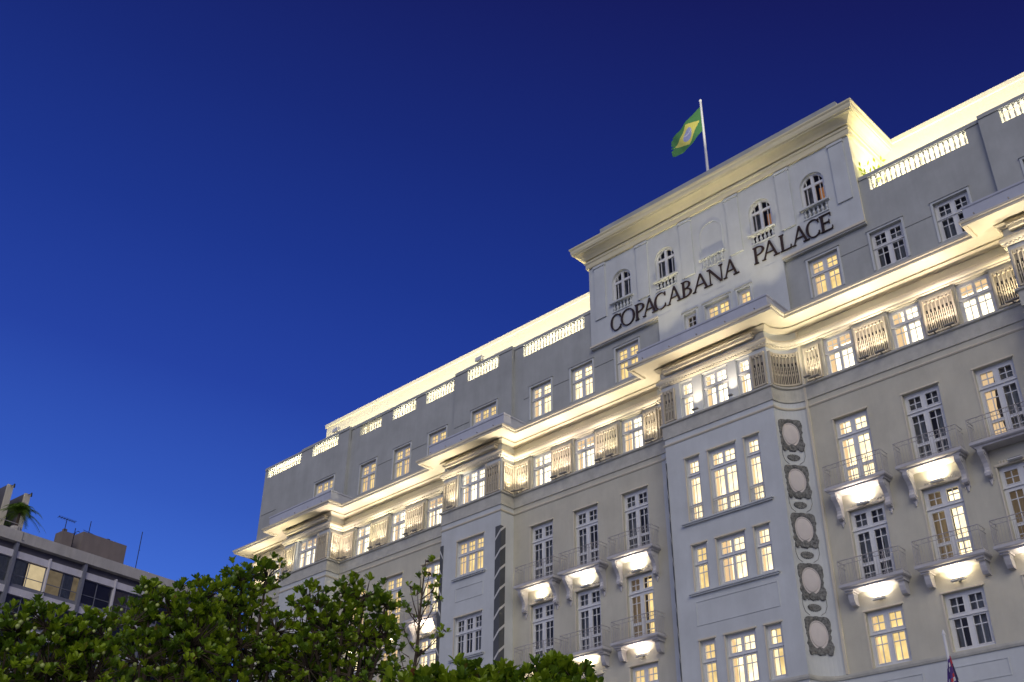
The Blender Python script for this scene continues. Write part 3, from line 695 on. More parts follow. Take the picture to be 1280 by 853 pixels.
# ------------------------------------------------------------------ balconies
def scroll_bracket(b, x, p0, ztop, big):
    hw = .095
    if big:
        prof = [(0, 0), (.50, 0), (.54, -.06), (.53, -.16), (.47, -.26), (.36, -.38), (.26, -.52), (.21, -.66), (.22, -.78), (.27, -.88), (.25, -.99), (.16, -1.05), (.10, -1.02), (.05, -1.12), (.0, -1.14)]
        b.prism([W(x - hw, p0 + q, ztop + z) for q, z in prof], (2 * hw, 0, 0), 'balcony')
        for cz, cp, r in ((-.14, .38, .11), (-.90, .15, .085)):
            b.tube([W(x - hw - .03, p0 + cp, ztop + cz), W(x + hw + .03, p0 + cp, ztop + cz)], r, 'balcony', 10)
        b.box(x - hw - .02, x + hw + .02, p0 + .0, p0 + .54, ztop - .03, ztop + .002, 'balcony')
        b.tube([W(x, p0 + .02, ztop - 1.12), W(x, p0 + .05, ztop - 1.3)], [.07, .02], 'balcony', 6)
    else:
        prof = [(0, 0), (.44, 0), (.44, -.06), (.36, -.10), (.36, -.22), (.30, -.40), (.22, -.50), (.0, -.52)]
        b.prism([W(x - .11, p0 + q, ztop + z) for q, z in prof], (.22, 0, 0), 'balcony')
        b.box(x - .17, x + .17, p0, p0 + .46, ztop - .06, ztop + .003, 'balcony')
def balcony(c, zt, big, lampon=True):
    b = MB(); x0, x1 = c - 1.30, c + 1.30; pp = .66
    b.sweep([(x0, 0), (x0, pp), (x1, pp), (x1, 0)], [(-.30, zt - .22), (-.12, zt - .22), (-.10, zt - .16), (-.04, zt - .14), (0, zt - .10), (0, zt), (-.30, zt)], 'balcony')
    b.box(x0 + .29, x1 - .29, 0.0, pp - .29, zt - .218, zt - .004, 'balcony')
    o = b.build('balcony', hotel)
    def sub(bb, name):
        me = bpy.data.meshes.new(name); me.from_pydata([tuple(v - HO) for v in bb.v], [], bb.f)
        for x in bb.mats: me.materials.append(M[x])
        me.polygons.foreach_set('material_index', bb.mi); me.update(); q = bpy.data.objects.new(name, me); col.objects.link(q); q.parent = o
    r_ = MB(); h = .94; y = pp - .06
    rx0, rx1 = x0 + .06, x1 - .06; z0 = zt
    for z in (z0 + h, z0 + h - .17, z0 + .07): r_.tube([W(rx0, .02, z), W(rx0, y, z), W(rx1, y, z), W(rx1, .02, z)], .013 if z < z0 + h else .019, 'rail', 5)
    n = 22
    for i in range(n + 1):
        x = rx0 + (rx1 - rx0) * i / n; r_.tube([W(x, y, z0), W(x, y, z0 + h - .17)], .0075, 'rail', 4)
    for X in (rx0, rx1):
        for i in range(1, 5): r_.tube([W(X, y * i / 5, z0), W(X, y * i / 5, z0 + h - .17)], .0075, 'rail', 4)
    for i in range(9):      # little scrolls in the top band
        x = rx0 + (rx1 - rx0) * (i + .5) / 9
        r_.tube([W(x + .055 * math.cos(a), y, z0 + h - .085 + .055 * math.sin(a)) for a in [k * math.pi / 4 for k in range(9)]], .008, 'rail', 4, cap=False)
    for X in (rx0, rx1, c - .62, c + .62): r_.tube([W(X, y, z0), W(X, y, z0 + h)], .017, 'rail', 5)
    sub(r_, 'railing')
    for s in (-1, 1):
        k_ = MB(); scroll_bracket(k_, c + s * 1.02, 0.0, zt - .22, big); sub(k_, 'bracket')
    if lampon: uplight(c, .20, zt - (.84 if big else .68), .45, 34 if big else 36, kind='wall')
    else: lamps.append((c, .16, zt - .84, .45, 0, 0, 0, 'wall'))
    if big:
        k_ = MB(); k_.box(c - .8, c + .8, 0, .05, zt - .92, zt - .87, 'trim')
        for sx in (-.60, -.5, -.4, .4, .5, .6): k_.box(c + sx - .03, c + sx + .03, 0, .05, zt - .87, zt - .72, 'trim')
        k_.build('window_hood', hotel)
for xs_ in (wingR, wingL, mid):
    for x in xs_:
        off = (x == wingR[2])
        balcony(x, 19.66, True, not off); balcony(x, 15.70, False)
# bay window ledges, recessed panels and low guard rails
def panel(x0, x1, z0, z1, p, m='white', t=.04):
    b = MB()
    for a, c, d, e in ((x0, x1, z1 - t, z1), (x0, x1, z0, z0 + t), (x0, x0 + t, z0 + t, z1 - t), (x1 - t, x1, z0 + t, z1 - t)): b.box(a, c, p - .01, p + .022, d, e, m)
    b.build('wall_panel', hotel)
def ledge(x0, x1, z, p, m='white'):
    b = MB(); b.box(x0 + .04, x1 - .04, p - .01, p + .10, z - .10, z - .04, m); b.box(x0, x1, p - .01, p + .15, z - .04, z + .02, m); b.build('window_ledge', hotel)
ledge(-25.5, -20.98, 19.80, CP, 'white'); ledge(-25.4, -21.1, 16.70, CP); panel(-25.2, -21.28, 15.34, 16.36, CP)
for x in (-24.77, -23.22, -21.71):
    w_ = .72 if x != -23.22 else 1.4
    b = MB(); n = int(w_ / .1)
    for i in range(n + 1): xx = x - w_ / 2 + w_ * i / n; b.tube([W(xx, CP - .04, 19.88), W(xx, CP - .04, 20.55)], .007, 'rail', 4)
    for z in (19.95, 20.46, 20.57): b.tube([W(x - w_ / 2, CP - .04, z), W(x + w_ / 2, CP - .04, z)], .011, 'rail', 4)
    b.build('guard_rail', hotel)
for c in (-38.82, -53.2, -7.65):
    for z in (20.85, 16.72): ledge(c - 1.2, c + 1.2, z, BP)
    panel(c - 1.0, c + 1.0, 19.62, 20.34, BP); panel(c - 1.0, c + 1.0, 15.5, 16.2, BP)
for c in wingR + wingL + mid: panel(c - 1.05, c + 1.05, 11.55, 12.15, 0.0)
# shallow relief lines on the cream walls (plaster joints)
for x0, x1 in ((-19.3, -9.95), (-36.55, -27.25), (-50.9, -41.15)):
    break
    for z in ():
        if z > 20: segs = [(x0, x1)]
        b = MB(); b.box(x0, x1, -.30, -.01, z, z + .012, 'cream')

# dark relief strips of oval medallions in the hollow corners
def cove_pt(cx, sgn, s, q, z):     # s arc length from the bay corner, q proud of surface
    t = s / 1.0; r = 1 - q
    return W(cx - sgn * r * math.cos(t), CP - CP * r * math.sin(t), z)
def medallion(cx, sgn, ztop, k):
    rnd = random.Random(k * 3 + int(cx)); s0 = .70; zc = ztop - .70; n = 56
    b = MB(); kk = b.m('ornament'); q1 = .035
    inner = []; outer = []
    for i in range(n):
        a = 2 * math.pi * i / n; ca, sa = math.cos(a), math.sin(a)
        inner.append((s0 + .385 * ca, zc + .55 * sa))
        if sa > 0: e = 5.0; rs, rz = .55, .70
        else: e = 2.3; rs, rz = .53, .76
        f = (abs(ca) ** e + abs(sa) ** e) ** (-1 / e); jit = 1 + .045 * math.sin(a * 17 + k) * (1 if sa < .4 else .4) + .02 * rnd.random()
        if sa < -.35 and abs(ca) > .5: jit += .10
        jit *= 1 - .10 * abs(ca) ** 6
        outer.append((s0 + rs * f * ca * jit, zc + rz * f * sa * (1 if sa > 0 else jit)))
    N = 3
    rings = []
    for j in range(N + 1):
        t = j / N; base = len(b.v)
        for (a0, a1), (o0, o1) in zip(inner, outer):
            bulge = q1 + .03 * math.sin(math.pi * t)
            b.v.append(cove_pt(cx, sgn, a0 + (o0 - a0) * t, bulge if 0 < j < N else q1, a1 + (o1 - a1) * t))
        rings.append(base)
    for q, pts in ((len(b.v), inner), (None, None)):
        pass
    base_i = len(b.v); b.v += [cove_pt(cx, sgn, u, .0, v) for u, v in inner]; base_o = len(b.v); b.v += [cove_pt(cx, sgn, u, .0, v) for u, v in outer]
    seq = [base_i] + rings + [base_o]
    for r0, r1 in zip(seq[:-1], seq[1:]):
        for i in range(n): j = (i + 1) % n; b.f.append((r0 + i, r0 + j, r1 + j, r1 + i)); b.mi.append(kk)
    # scroll crest and feet
    for (u, v, ru, rv) in ((s0, zc - .62, .17, .15), (s0 - .38, zc - .66, .10, .13), (s0 + .38, zc - .66, .12, .13), (s0 + .46, zc - .50, .09, .12), (s0, zc + .66, .14, .05)):
        pts = [cove_pt(cx, sgn, u + ru * math.cos(a) * (1 + .15 * math.sin(5 * a)), .075, v + rv * math.sin(a)) for a in [2 * math.pi * t / 14 for t in range(14)]]
        pb = [cove_pt(cx, sgn, u + ru * math.cos(a) * (1 + .15 * math.sin(5 * a)), .0, v + rv * math.sin(a)) for a in [2 * math.pi * t / 14 for t in range(14)]]
        o_ = len(b.v); b.v += pts + pb; b.f.append(tuple(range(o_, o_ + 14))); b.mi.append(kk)
        for i in range(14): j = (i + 1) % 14; b.f.append((o_ + i, o_ + 14 + i, o_ + 14 + j, o_ + j)); b.mi.append(kk)
    o = b.build('relief_frame', hotel)
    b = MB(); mk = b.m('medal'); c0 = len(b.v); b.v.append(cove_pt(cx, sgn, s0, .07, zc)); ringsm = []
    for f, q in ((.5, .07), (.80, .045), (.84, .015), (.90, .015), (.93, .04), (.995, .04), (.998, .0)):
        o_ = len(b.v); ringsm.append(o_); b.v += [cove_pt(cx, sgn, s0 + .385 * f * math.cos(a), q, zc + .55 * f * math.sin(a)) for a in [2 * math.pi * t / 32 for t in range(32)]]
    for i in range(32): b.f.append((c0, ringsm[0] + i, ringsm[0] + (i + 1) % 32)); b.mi.append(mk)
    for r0, r1 in zip(ringsm[:-1], ringsm[1:]):
        for i in range(32): j = (i + 1) % 32; b.f.append((r0 + i, r1 + i, r1 + j, r0 + j)); b.mi.append(mk)
    b.build('medallion', hotel)
    if k < 4:
        b = MB(); kk = b.m('ornament'); n = 40; zz = ztop - 1.76
        o_ = len(b.v)
        for q in (.04, 0.0):
            b.v += [cove_pt(cx, sgn, s0 + .25 * math.cos(a) * (1 + (.12 if i % 2 else -.05)), q, zz + .135 * math.sin(a) * (1 + (.14 if i % 2 else -.05))) for i, a in enumerate([2 * math.pi * t / n for t in range(n)])]
        b.f.append(tuple(range(o_, o_ + n))); b.mi.append(kk)
        for i in range(n): j = (i + 1) % n; b.f.append((o_ + i, o_ + n + i, o_ + n + j, o_ + j)); b.mi.append(kk)
        b.build('relief_rosette', hotel)
        b = MB()
        for sg in (-1, 1):
            b.tube([cove_pt(cx, sgn, s0 + sg * .48, .012, ztop - 1.42), cove_pt(cx, sgn, s0 + sg * .49, .012, ztop - 1.72), cove_pt(cx, sgn, s0 + sg * .40, .012, ztop - 1.95), cove_pt(cx, sgn, s0 + sg * .22, .012, ztop - 2.06)], .010, 'ornament', 4)
        b.build('relief_garland', hotel)
for k in range(5):
    medallion(-19.48, 1, 23.30 - 2.115 * k, k)
for k in range(5): medallion(-27.15, -1, 23.30 - 2.115 * k, k)
# dark corner strips with pale spiral stripes on the outer bays
def corner_strip(X, sgn, p, wid=.34):
    b = MB(); z0, z1 = 12.7, 22.95; o = .03
    b.box(X - wid if sgn > 0 else X - o, X + o if sgn > 0 else X + wid, p - .001, p + o, z0, z1, 'sleeve'); b.box(X if sgn > 0 else X - o, X + o if sgn > 0 else X, p - wid, p, z0, z1, 'sleeve')
    zs = z0 + .3
    while zs < z1 - .6:
        a, c = (X - wid, X + o) if sgn > 0 else (X + wid, X - o)
        b.prism([W(a, p + o + .004, zs), W(c, p + o + .004, zs + .42), W(c, p + o + .004, zs + .56), W(a, p + o + .004, zs + .13)], (0, -.006, 0), 'stripe')
        if sgn > 0: b.prism([W(X + o + .004, p + o, zs + .42), W(X + o + .004, p - wid, zs + .75), W(X + o + .004, p - wid, zs + .88), W(X + o + .004, p + o, zs + .56)], (.006, 0, 0), 'stripe')
        zs += 1.02
    b.build('corner_strip', hotel)
corner_strip(-36.65, 1, BP); corner_strip(-41.05, -1, BP, .20); corner_strip(-55.6, -1, BP, .2); corner_strip(-51.05, 1, BP, .2); corner_strip(-26.15, -1, CP, .02)

# lamps of the hotel
def area(name, loc, energy, sx, sy, direction, color=(1.0, .85, .62), spread=R(150)):
    l = bpy.data.lights.new(name, 'AREA'); l.shape = 'RECTANGLE'; l.size = sx; l.size_y = sy; l.energy = energy; l.color = color; l.spread = spread
    o = bpy.data.objects.new(name, l); col.objects.link(o); o.location = loc
    d = Vector(direction).normalized(); o.rotation_euler = d.to_track_quat('-Z', 'X').to_euler() if False else Matrix((Vector((1, 0, 0)), (-d).cross(Vector((1, 0, 0))).normalized(), -d)).transposed().to_euler()
    return o
lrnd = random.Random(21)
for (x, p, z, L, e, rot, tilt, kind) in lamps:
    e *= lrnd.uniform(.72, 1.25)
    b = MB()
    b.box(x - L / 2, x + L / 2, p - .06, p + .06, z, z + .05, 'fixture')
    if kind == 'bar' and p > .3 and p < .5: b.box(x - .03, x + .03, .02, p - .06, z - .005, z + .02, 'fixture')
    if kind == 'wall': b.box(x - L / 2 - .03, x + L / 2 + .03, p - .08, p + .09, z - .03, z, 'frame'); b.box(x - .05, x + .05, 0.0, p - .06, z - .01, z + .04, 'fixture')
    b.box(x - L / 2 + .02, x + L / 2 - .02, p - .045, p + .045, z + .05, z + .058, 'lampglow' if e > 0 else 'frame')
    b.build('wall_lamp', hotel)
    if e > 0:
        o = area('wall_lamp_light', W(x, p, z + .075), e, L, .09, (0, -.16 if kind == 'bar' else .0, 1), (1.0, lrnd.uniform(.81, .89), lrnd.uniform(.54, .70)), spread=R(95 if kind == 'bar' else 150))
# unseen floodlights added behind the bay parapet to brighten the tower cornice
for x, p, z, dx in ((-26.2, 1.55, 28.21, -.42), (-24.9, 1.55, 28.21, -.12), (-23.2, 1.55, 28.21, 0), (-21.5, 1.55, 28.21, .12), (-20.2, 1.55, 28.21, .42)):
    b = MB(); b.lathe(W(x, p, z), [(.10, 0), (.10, .04), (.04, .06), (.04, .12), (.13, .16), (.15, .26), (.12, .26)], 'fixture', 10); b.build('floodlight', hotel)
    area('tower_fill_light', W(x, p, z + .29), 13 if dx * dx < .1 else 19, .25, .25, (dx, .11, 1), (1.0, .86, .56), spread=R(60))
# terrace floodlights behind the parapet, washing the penthouse
for x0, x1, n in ((-57.8, -31.6, 9), (-14.6, 3.5, 6)):
    for i in range(n):
        x = x0 + (x1 - x0) * (i + .5) / n
        area('terrace_light', W(x, -1.0, 33.15), 165, (x1 - x0) / n * .8, .12, (0, .9, 1.0), (1.0, .87, .60))
        b = MB(); b.box(x - .4, x + .4, -1.06, -.94, 33.0, 33.13, 'fixture'); b.build('terrace_lamp', hotel)
for a_, e_ in bal:
    p_ = next(q[2] for q in ATT if q[0] < a_ and q[1] > e_)
    area('balustrade_fill_light', W((a_ + e_) / 2, p_ - .36, 33.03), (2.5 if a_ == -50.26 else 16) * (e_ - a_), e_ - a_, .07, (0, -.45, 1), (1.0, .90, .68))  # added strips without fixtures, brighten the balustrade openings
for x in (-59.1, -57.3, -55.4, -53.4): area('terrace_light', W(x, -.36, 33.04), 26, 1.6, .06, (0, .8, .8), (1.0, .87, .60))  # added strips that light the backing wall of the left balustrade
area('terrace_light', W(-14.2, -1.6, 33.2), 190, .4, .4, (-1, 0, .9), (1.0, .87, .60)); area('terrace_light', W(-32.0, -1.6, 33.2), 60, .4, .4, (1, 0, .8), (1.0, .87, .60))

# ------------------------------------------------------------------ sign letters
def ring_arc(b, cx, cz, rx, rz, a0, a1, thick, thin, y, n=24):
    po, pi = [], []
    for i in range(n + 1):
        a = R(a0 + (a1 - a0) * i / n); ca, sa = math.cos(a), math.sin(a)
        t = thin + (thick - thin) * abs(ca) ** 1.3
        po.append((cx + rx * ca, cz + rz * sa)); pi.append((cx + (rx - t) * ca, cz + (rz - thin - (t - thin) * .15) * sa))
    for q in range(n):
        P_ = [po[q], po[q + 1], pi[q + 1], pi[q]]
        b.append((P_, y))
def glyph(ch, w):
    S = []; K = .13; T = .05; SF = .045   # thick, thin, serif height (of cap height 1)
    def poly(pts, y=0): S.append((pts, y))
    def stem(x, k=K, z0=0, z1=1, ser=True, y=0):
        poly([(x, z0), (x + k, z0), (x + k, z1), (x, z1)], y)
        if ser:
            for z in (z0, z1):
                a, c = (z, z + SF) if z == z0 else (z - SF, z); poly([(x - .07, a), (x + k + .07, a), (x + k + .07, c), (x - .07, c)], y + 1)
    if ch in 'CO':
        if ch == 'O': ring_arc(S, w / 2, .5, w / 2, .53, 0, 360, K, T, 0, 36)
        else:
            ring_arc(S, w * .53, .5, w * .53, .53, 48, 312, K, T, 0, 28)
            for z, s in ((.9, 1), (.1, -1)):
                poly([(w * .86, z - s * .16), (w * .93, z - s * .16), (w * .93, z + s * .08), (w * .82, z + s * .02)], 1)
    elif ch == 'P':
        stem(.08); ring_arc(S, .22, .74, w - .24, .27, -92, 90, K, T, 2, 18)
        poly([(.1, 1 - T), (.25, 1 - T), (.25, 1), (.1, 1)], 2)
    elif ch == 'B':
        stem(.08); ring_arc(S, .24, .765, w - .32, .24, -90, 90, K * .9, T, 2, 16); ring_arc(S, .24, .27, w - .26, .27, -90, 92, K, T, 3, 16)
    elif ch == 'L':
        stem(.08); poly([(.1, 0), (w, 0), (w, T), (.1, T)], 2); poly([(w - .06, 0), (w, 0), (w + .03, .22), (w - .01, .22)], 3)
    elif ch == 'E':
        stem(.08)
        for z in (0, .5 - T / 2, 1 - T): e = w if z != .5 - T / 2 else w * .82; poly([(.1, z), (e, z), (e, z + T), (.1, z + T)], 2)
        poly([(w - .05, 0), (w, 0), (w + .03, .2), (w - .01, .2)], 3); poly([(w - .06, .80), (w - .02, .80), (w, 1), (w - .05, 1)], 3); poly([(w * .82 - .04, .38), (w * .82, .38), (w * .82, .62), (w * .82 - .04, .62)], 3)
    elif ch == 'A':
        a = w / 2 - .03
        poly([(.07, 0), (.07 + T, 0), (a + .06, .98), (a, 1.03)], 0); poly([(w - .07 - K, 0), (w - .07, 0), (a + .09, 1.03), (a - .02, 1.03)], 1)
        poly([(w * .24, .33), (w * .74, .33), (w * .74, .33 + T), (w * .24, .33 + T)], 2)
        for x0, x1 in ((-.02, .2), (w - .32, w + .03)): poly([(x0, 0), (x1, 0), (x1, SF), (x0, SF)], 3)
    elif ch == 'N':
        poly([(.12, 0), (.12 + T, 0), (.12 + T, 1), (.12, 1)], 0); poly([(w - .14, 0), (w - .14 + T, 0), (w - .14 + T, 1), (w - .14, 1)], 0)
        poly([(.02, 1), (.2, 1), (w - .08, 0), (w - .24, 0)], 1)
        for x0, x1, z in ((.02, .26, 0), (w - .24, w, 1 - SF), (-.02, .2, 1 - SF)): poly([(x0, z), (x1, z), (x1, z + SF), (x0, z + SF)], 2)
    return S
sign = empty('hotel_name_sign', W(-23.2, TP, 31.8), 'bronze COPACABANA PALACE lettering mounted on the white tower wall', 'sign')
letters = [('C', -29.64, -28.92), ('O', -28.97, -28.06), ('P', -28.05, -27.42), ('A', -27.55, -26.68), ('C', -26.82, -26.06), ('A', -26.02, -25.14), ('B', -25.15, -24.52), ('A', -24.48, -23.52), ('N', -23.58, -22.68), ('A', -22.68, -21.84),
           ('P', -20.98, -20.34), ('A', -20.52, -19.62), ('L', -19.56, -18.98), ('A', -18.92, -18.06), ('C', -18.16, -17.44), ('E', -17.46, -16.86)]
CH = .93
for ch, x0, x1 in letters:
    b = MB()
    for pts, y in glyph(ch, (x1 - x0) / CH):
        f = TP + .075 + .003 * y
        pp = [W(x0 + u * CH, f, 31.82 + v * CH) for u, v in pts]
        b.prism(pp, (0, f - TP - .02, 0), 'bronze')
    b.build('letter', sign)

# ------------------------------------------------------------------ flagpole with flag on the tower
fp = empty('flagpole', W(-23.75, -1.2, 38.3), 'white rooftop pole flying a green and yellow flag above the tower', 'flagpole')
b = MB(); b.tube([W(-23.75, -1.2, 37.9), W(-23.60, -1.0, 44.85)], [.085, .06], 'pole', 10); b.lathe(W(-23.60, -1.0, 44.8), [(.05, 0), (.08, .04), (.08, .10), (.03, .16)], 'pole', 10); b.build('pole', fp)
A = Vector((-23.60, 44.50)); B_ = Vector((-23.66, 42.72)); C_ = Vector((-25.62, 43.10)); D_ = Vector((-25.35, 41.35)); nu, nv = 84, 60
b = MB(); grid = []
for j in range(nv + 1):
    v = j / nv; row = []
    for i in range(nu + 1):
        u = i / nu; q = A * (1 - u) * (1 - v) + B_ * (1 - u) * v + C_ * u * (1 - v) + D_ * u * v
        q = q + Vector((0, -.28 * math.sin(math.pi * u) * (1 - v) * .3))
        rip = .16 * u * math.sin(5.5 * u + 2.2 * v) + .05 * u * math.sin(17 * u + 5 * v)
        row.append(len(b.v)); b.v.append(W(q.x, -1.0 + rip + .35 * u, q.y - .02 * math.sin(40 * v) * (u > .97)))
    grid.append(row)
for j in range(nv):
    for i in range(nu):
        u = (i + .5) / nu; v = (j + .5) / nv
        if u > .93 and (math.sin(v * 34) + math.sin(v * 13 + 1)) * .035 > (1.0 - u): continue
        x = (u - .5) * 2; y = (v - .5) * 2; m = 'fl_green'
        if abs(x) / .86 + abs(y) / .84 < 1: m = 'fl_yellow'
        rr = math.hypot(x * 10 / 7, y)
        if rr < .44: m = 'fl_blue'
        if rr < .44 and abs(math.hypot(x * 10 / 7 + .25, y + 1.15) - 1.12) < .045: m = 'fl_white'
        b.f.append((grid[j][i], grid[j][i + 1], grid[j + 1][i + 1], grid[j + 1][i])); b.mi.append(b.m(m))
b.build('flag', fp, smooth=True, normals=False)
area('flag_fill_light', W(-22.6, 0.5, 38.6), 260, .3, .3, (-.35, -.15, 1), (1.0, .93, .75), R(80))  # added fill light without a fixture, brightens the flag

# street flagpole with furled flag at the bottom right
f2 = empty('flagpole', (-11.5, 28, 0), 'slim white pole with furled navy and red flag before the right wing', 'flagpole')
b = MB(); b.tube([(-11.54, 28, 0.1), (-11.50, 28, 10.2)], [.07, .035], 'pole', 10); b.lathe((-11.50, 28, 10.2), [(.04, 0), (.05, .04), (.012, .15)], 'pole', 8); b.build('pole', f2)
b = MB(); rnd = random.Random(5); n = 22; rows_ = 40
for j in range(rows_):
    za = 9.55 - j * .1; zb = za - .1
    def ringp(z):
        t = (9.55 - z) / 4.0; r = .05 + .16 * min(1, t * 3.2)
        return [Vector((-11.51 + (r * (1 + .35 * math.sin(4 * a + z * 1.3))) * math.cos(a), 28 + (r * .8 * (1 + .3 * math.sin(5 * a + z))) * math.sin(a), z + .12 * math.cos(a))) for a in [2 * math.pi * i / n for i in range(n)]]
    ra, rb = ringp(za), ringp(zb)
    for i in range(n):
        kk = (i * 1.0 + j * 1.1) % 11; t = (9.55 - za)
        m = 'fl_navy' if (i % 22) < 11 else 'fl_purple'
        if t < 1.9:
            if kk < 1.2: m = 'fl_red'
            elif kk < 2.2: m = 'fl_white'
            elif 7 < kk < 8: m = 'fl_white'
        b.face([ra[i], ra[(i + 1) % n], rb[(i + 1) % n], rb[i]], m)
b.build('flag', f2, smooth=True)

# small fixtures and a plant on the hotel roof
for (x, lab) in ((-39.4, 'small white floodlight on the parapet above the three-light windows'), (-52.65, 'small white floodlight at the far left penthouse corner')):
    o = empty('floodlight', W(x, .05, 33.94), lab, 'floodlight', 'roof floodlights')
    b = MB(); b.tube([W(x, .05, 33.94), W(x, .05, 34.12)], .035, 'pole', 6); b.build('stand', o)
    b = MB(); b.box8([W(x - .28, .22, 34.10), W(x + .22, .22, 34.10), W(x + .22, -.05, 34.14), W(x - .28, -.05, 34.14), W(x - .28, .22, 34.32), W(x + .22, .22, 34.36), W(x + .22, -.05, 34.42), W(x - .28, -.05, 34.38)], 'pole'); b.build('head', o)
def small_plant(name, base, label, nst=9, h=.9, spread=.5, leaf=.16):
    o = empty(name, base, label, 'plant'); rnd = random.Random(11)
    b = MB(); b.lathe(base, [(.14, 0), (.20, .28), (.20, .32)], 'brown', 12); b.build('pot', o)
    b = MB()
    for i in range(nst):
        a = rnd.random() * 6.28; s = spread * rnd.uniform(.3, 1)
        p0 = Vector(base) + Vector((0, 0, .3)); pts = [p0 + Vector((math.cos(a) * s * t, math.sin(a) * s * t, h * t * (1.15 - .25 * t))) for t in (0, .33, .66, 1)]
        b.tube(pts, [.012, .01, .008, .004], 'leafB', 4)
        for t in (1, 2, 3):
            for sg in (-1, 1):
                q = pts[t]; d = Vector((math.cos(a + sg * 1.0), math.sin(a + sg * 1.0), .5)).normalized() * leaf; n_ = d.orthogonal().normalized() * leaf * .22
                b.face([q, q + d * .5 + n_, q + d, q + d * .5 - n_], 'leafA')
    b.build('foliage', o, normals=False)
small_plant('potted_plant', W(-14.9, -.55, 33.0), 'leafy potted plant on the floodlit terrace beside the tower', h=1.5, spread=.55, leaf=.30)

# ------------------------------------------------------------------ neighbouring apartment block
NB = Vector((-85, 30.2, 0)); nd = Vector((-1.3, 16.0, 0)).normalized(); nn = Vector((nd.y, -nd.x, 0))   # nd along facade (away), nn towards street (+X)
apt = empty('apartment_building', NB, 'grey modern apartment block with long window bands, far left behind the trees', 'building')
def N(s, o, z): return NB + nd * s + nn * o + Vector((0, 0, z))
S0, S1 = -14.0, 24.0
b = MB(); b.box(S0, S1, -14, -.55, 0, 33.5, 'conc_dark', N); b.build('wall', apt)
b = MB(); b.box(S0 - .2, S1 + .2, -14, .0, 33.47, 34.36, 'conc', N); b.build('roof_slab', apt)
st = 2.85
for f in range(11):
    zt = 32.85 - st * f
    if zt < 3: break
    b = MB(); b.box(S0, S1, -.56, -.28, zt - .56, zt, 'band', N); b.build('facade_band', apt)
    b = MB(); b.box(S0, S1, -.56, -.42, zt - 2.85, zt - 2.58, 'mull', N); b.build('spandrel', apt)
    if f < 5:
        s = 1.85 - 3.05 * 5; i = 0
        while s + 3.05 < S1:
            if s > S0:
                idx = round((s - 1.85) / 3.05)
                matr = {0: 'room_dark', 1: 'room_dark', 2: 'room_dark', -1: 'room_dark', 3: 'drape_dark'}.get(idx, 'room_dark')
                b = MB(); x0, x1, z0, z1 = s + .1, s + 2.95, zt - 2.56, zt - .58
                for a, c, d, e in ((x0, x1, z0, z0 + .05), (x0, x1, z1 - .05, z1), (x0, x0 + .05, z0 + .05, z1 - .05), (x1 - .05, x1, z0 + .05, z1 - .05), (x0 + 1.40, x0 + 1.46, z0 + .05, z1 - .05), (x0 + .05, x1 - .05, z0 + .72, z0 + .77)):
                    b.box(a, c, -.54, -.46 + (.006 if c - a > 1 and e - d < .06 else 0), d, e, 'mull', N)
                wd = b.build('window', apt)
                def subn(bb, name):
                    me = bpy.data.meshes.new(name); me.from_pydata([tuple(v - NB) for v in bb.v], [], bb.f)
                    for x in bb.mats: me.materials.append(M[x])
                    me.polygons.foreach_set('material_index', bb.mi); me.update(); q = bpy.data.objects.new(name, me); col.objects.link(q); q.parent = wd
                g_ = MB(); g_.face([N(x0, -.49, z0), N(x1, -.49, z0), N(x1, -.49, z1), N(x0, -.49, z1)], 'glass'); subn(g_, 'glass')
                g_ = MB(); lit = (f == 0 and idx == 0)
                def cur(a, c, m, bb):
                    nn_ = int((c - a) / .08)
                    for q in range(nn_):
                        u0 = a + (c - a) * q / nn_; u1 = a + (c - a) * (q + 1) / nn_; o0 = -.52 + .02 * (q % 2); o1 = -.52 + .02 * ((q + 1) % 2)
                        bb.face([N(u0, o0, z0), N(u1, o1, z0), N(u1, o1, z1), N(u0, o0, z1)], m)
                if f == 0 and idx == 0: cur(x0, x0 + 1.2, 'drape_grey', g_); cur(x0 + 1.35, x1, 'apt_glow', g_)
                elif f == 0 and idx == 1: cur(x0, x0 + 1.3, 'apt_mid', g_); cur(x0 + 1.3, x0 + 2.3, 'drape_grey', g_); cur(x0 + 2.3, x1, 'apt_mid', g_)
                elif f == 0 and idx == -1: cur(x0, x1, 'drape_grey', g_)
                elif f == 0 and idx == 3: cur(x0, x1, 'apt_tan', g_)
                elif (idx + f) % 3 == 0: cur(x0, x0 + 1.2, 'drape_grey', g_)
                if 'apt_glow' not in M: M['apt_glow'] = emat('lit_blind', (1.0, .78, .46), .62, .1); M['apt_mid'] = emat('half_lit_curtain', (1.0, .76, .46), .13, .25); M['apt_tan'] = mat('tan_blind', (.36, .30, .25), .9, .1)
                if g_.f: subn(g_, 'curtain')
            s += 3.05
b = MB()
s = 1.85 - 6.1 * 2
while s < S1:
    if s > S0: b.box(s - .13, s + .13, -.56, -.10, 2.0, 33.47, 'mull', N)
    s += 6.1
b.build('mullion', apt)
s = 1.85 - 6.1 * 2 + 3.05
while s < S1:
    if s > S0:
        for f in range(10): b = MB(); b.box(s - .06, s + .06, -.56, -.20, 32.87 - st * f - 2.6, 32.9 - st * f + .12, 'band', N); b.build('window_post', apt)
    s += 6.1
b = MB(); b.box(8.6, 12.9, -9, -3.0, 34.2, 37.25, 'brown', N); b.build('rooftop_room', apt)
b = MB(); b.box(6.75, 7.75, -4.2, -3.0, 34.2, 36.75, 'brown', N); b.box(7.1, 7.4, -3.9, -3.6, 36.75, 37.2, 'brown', N); b.build('chimney', apt)
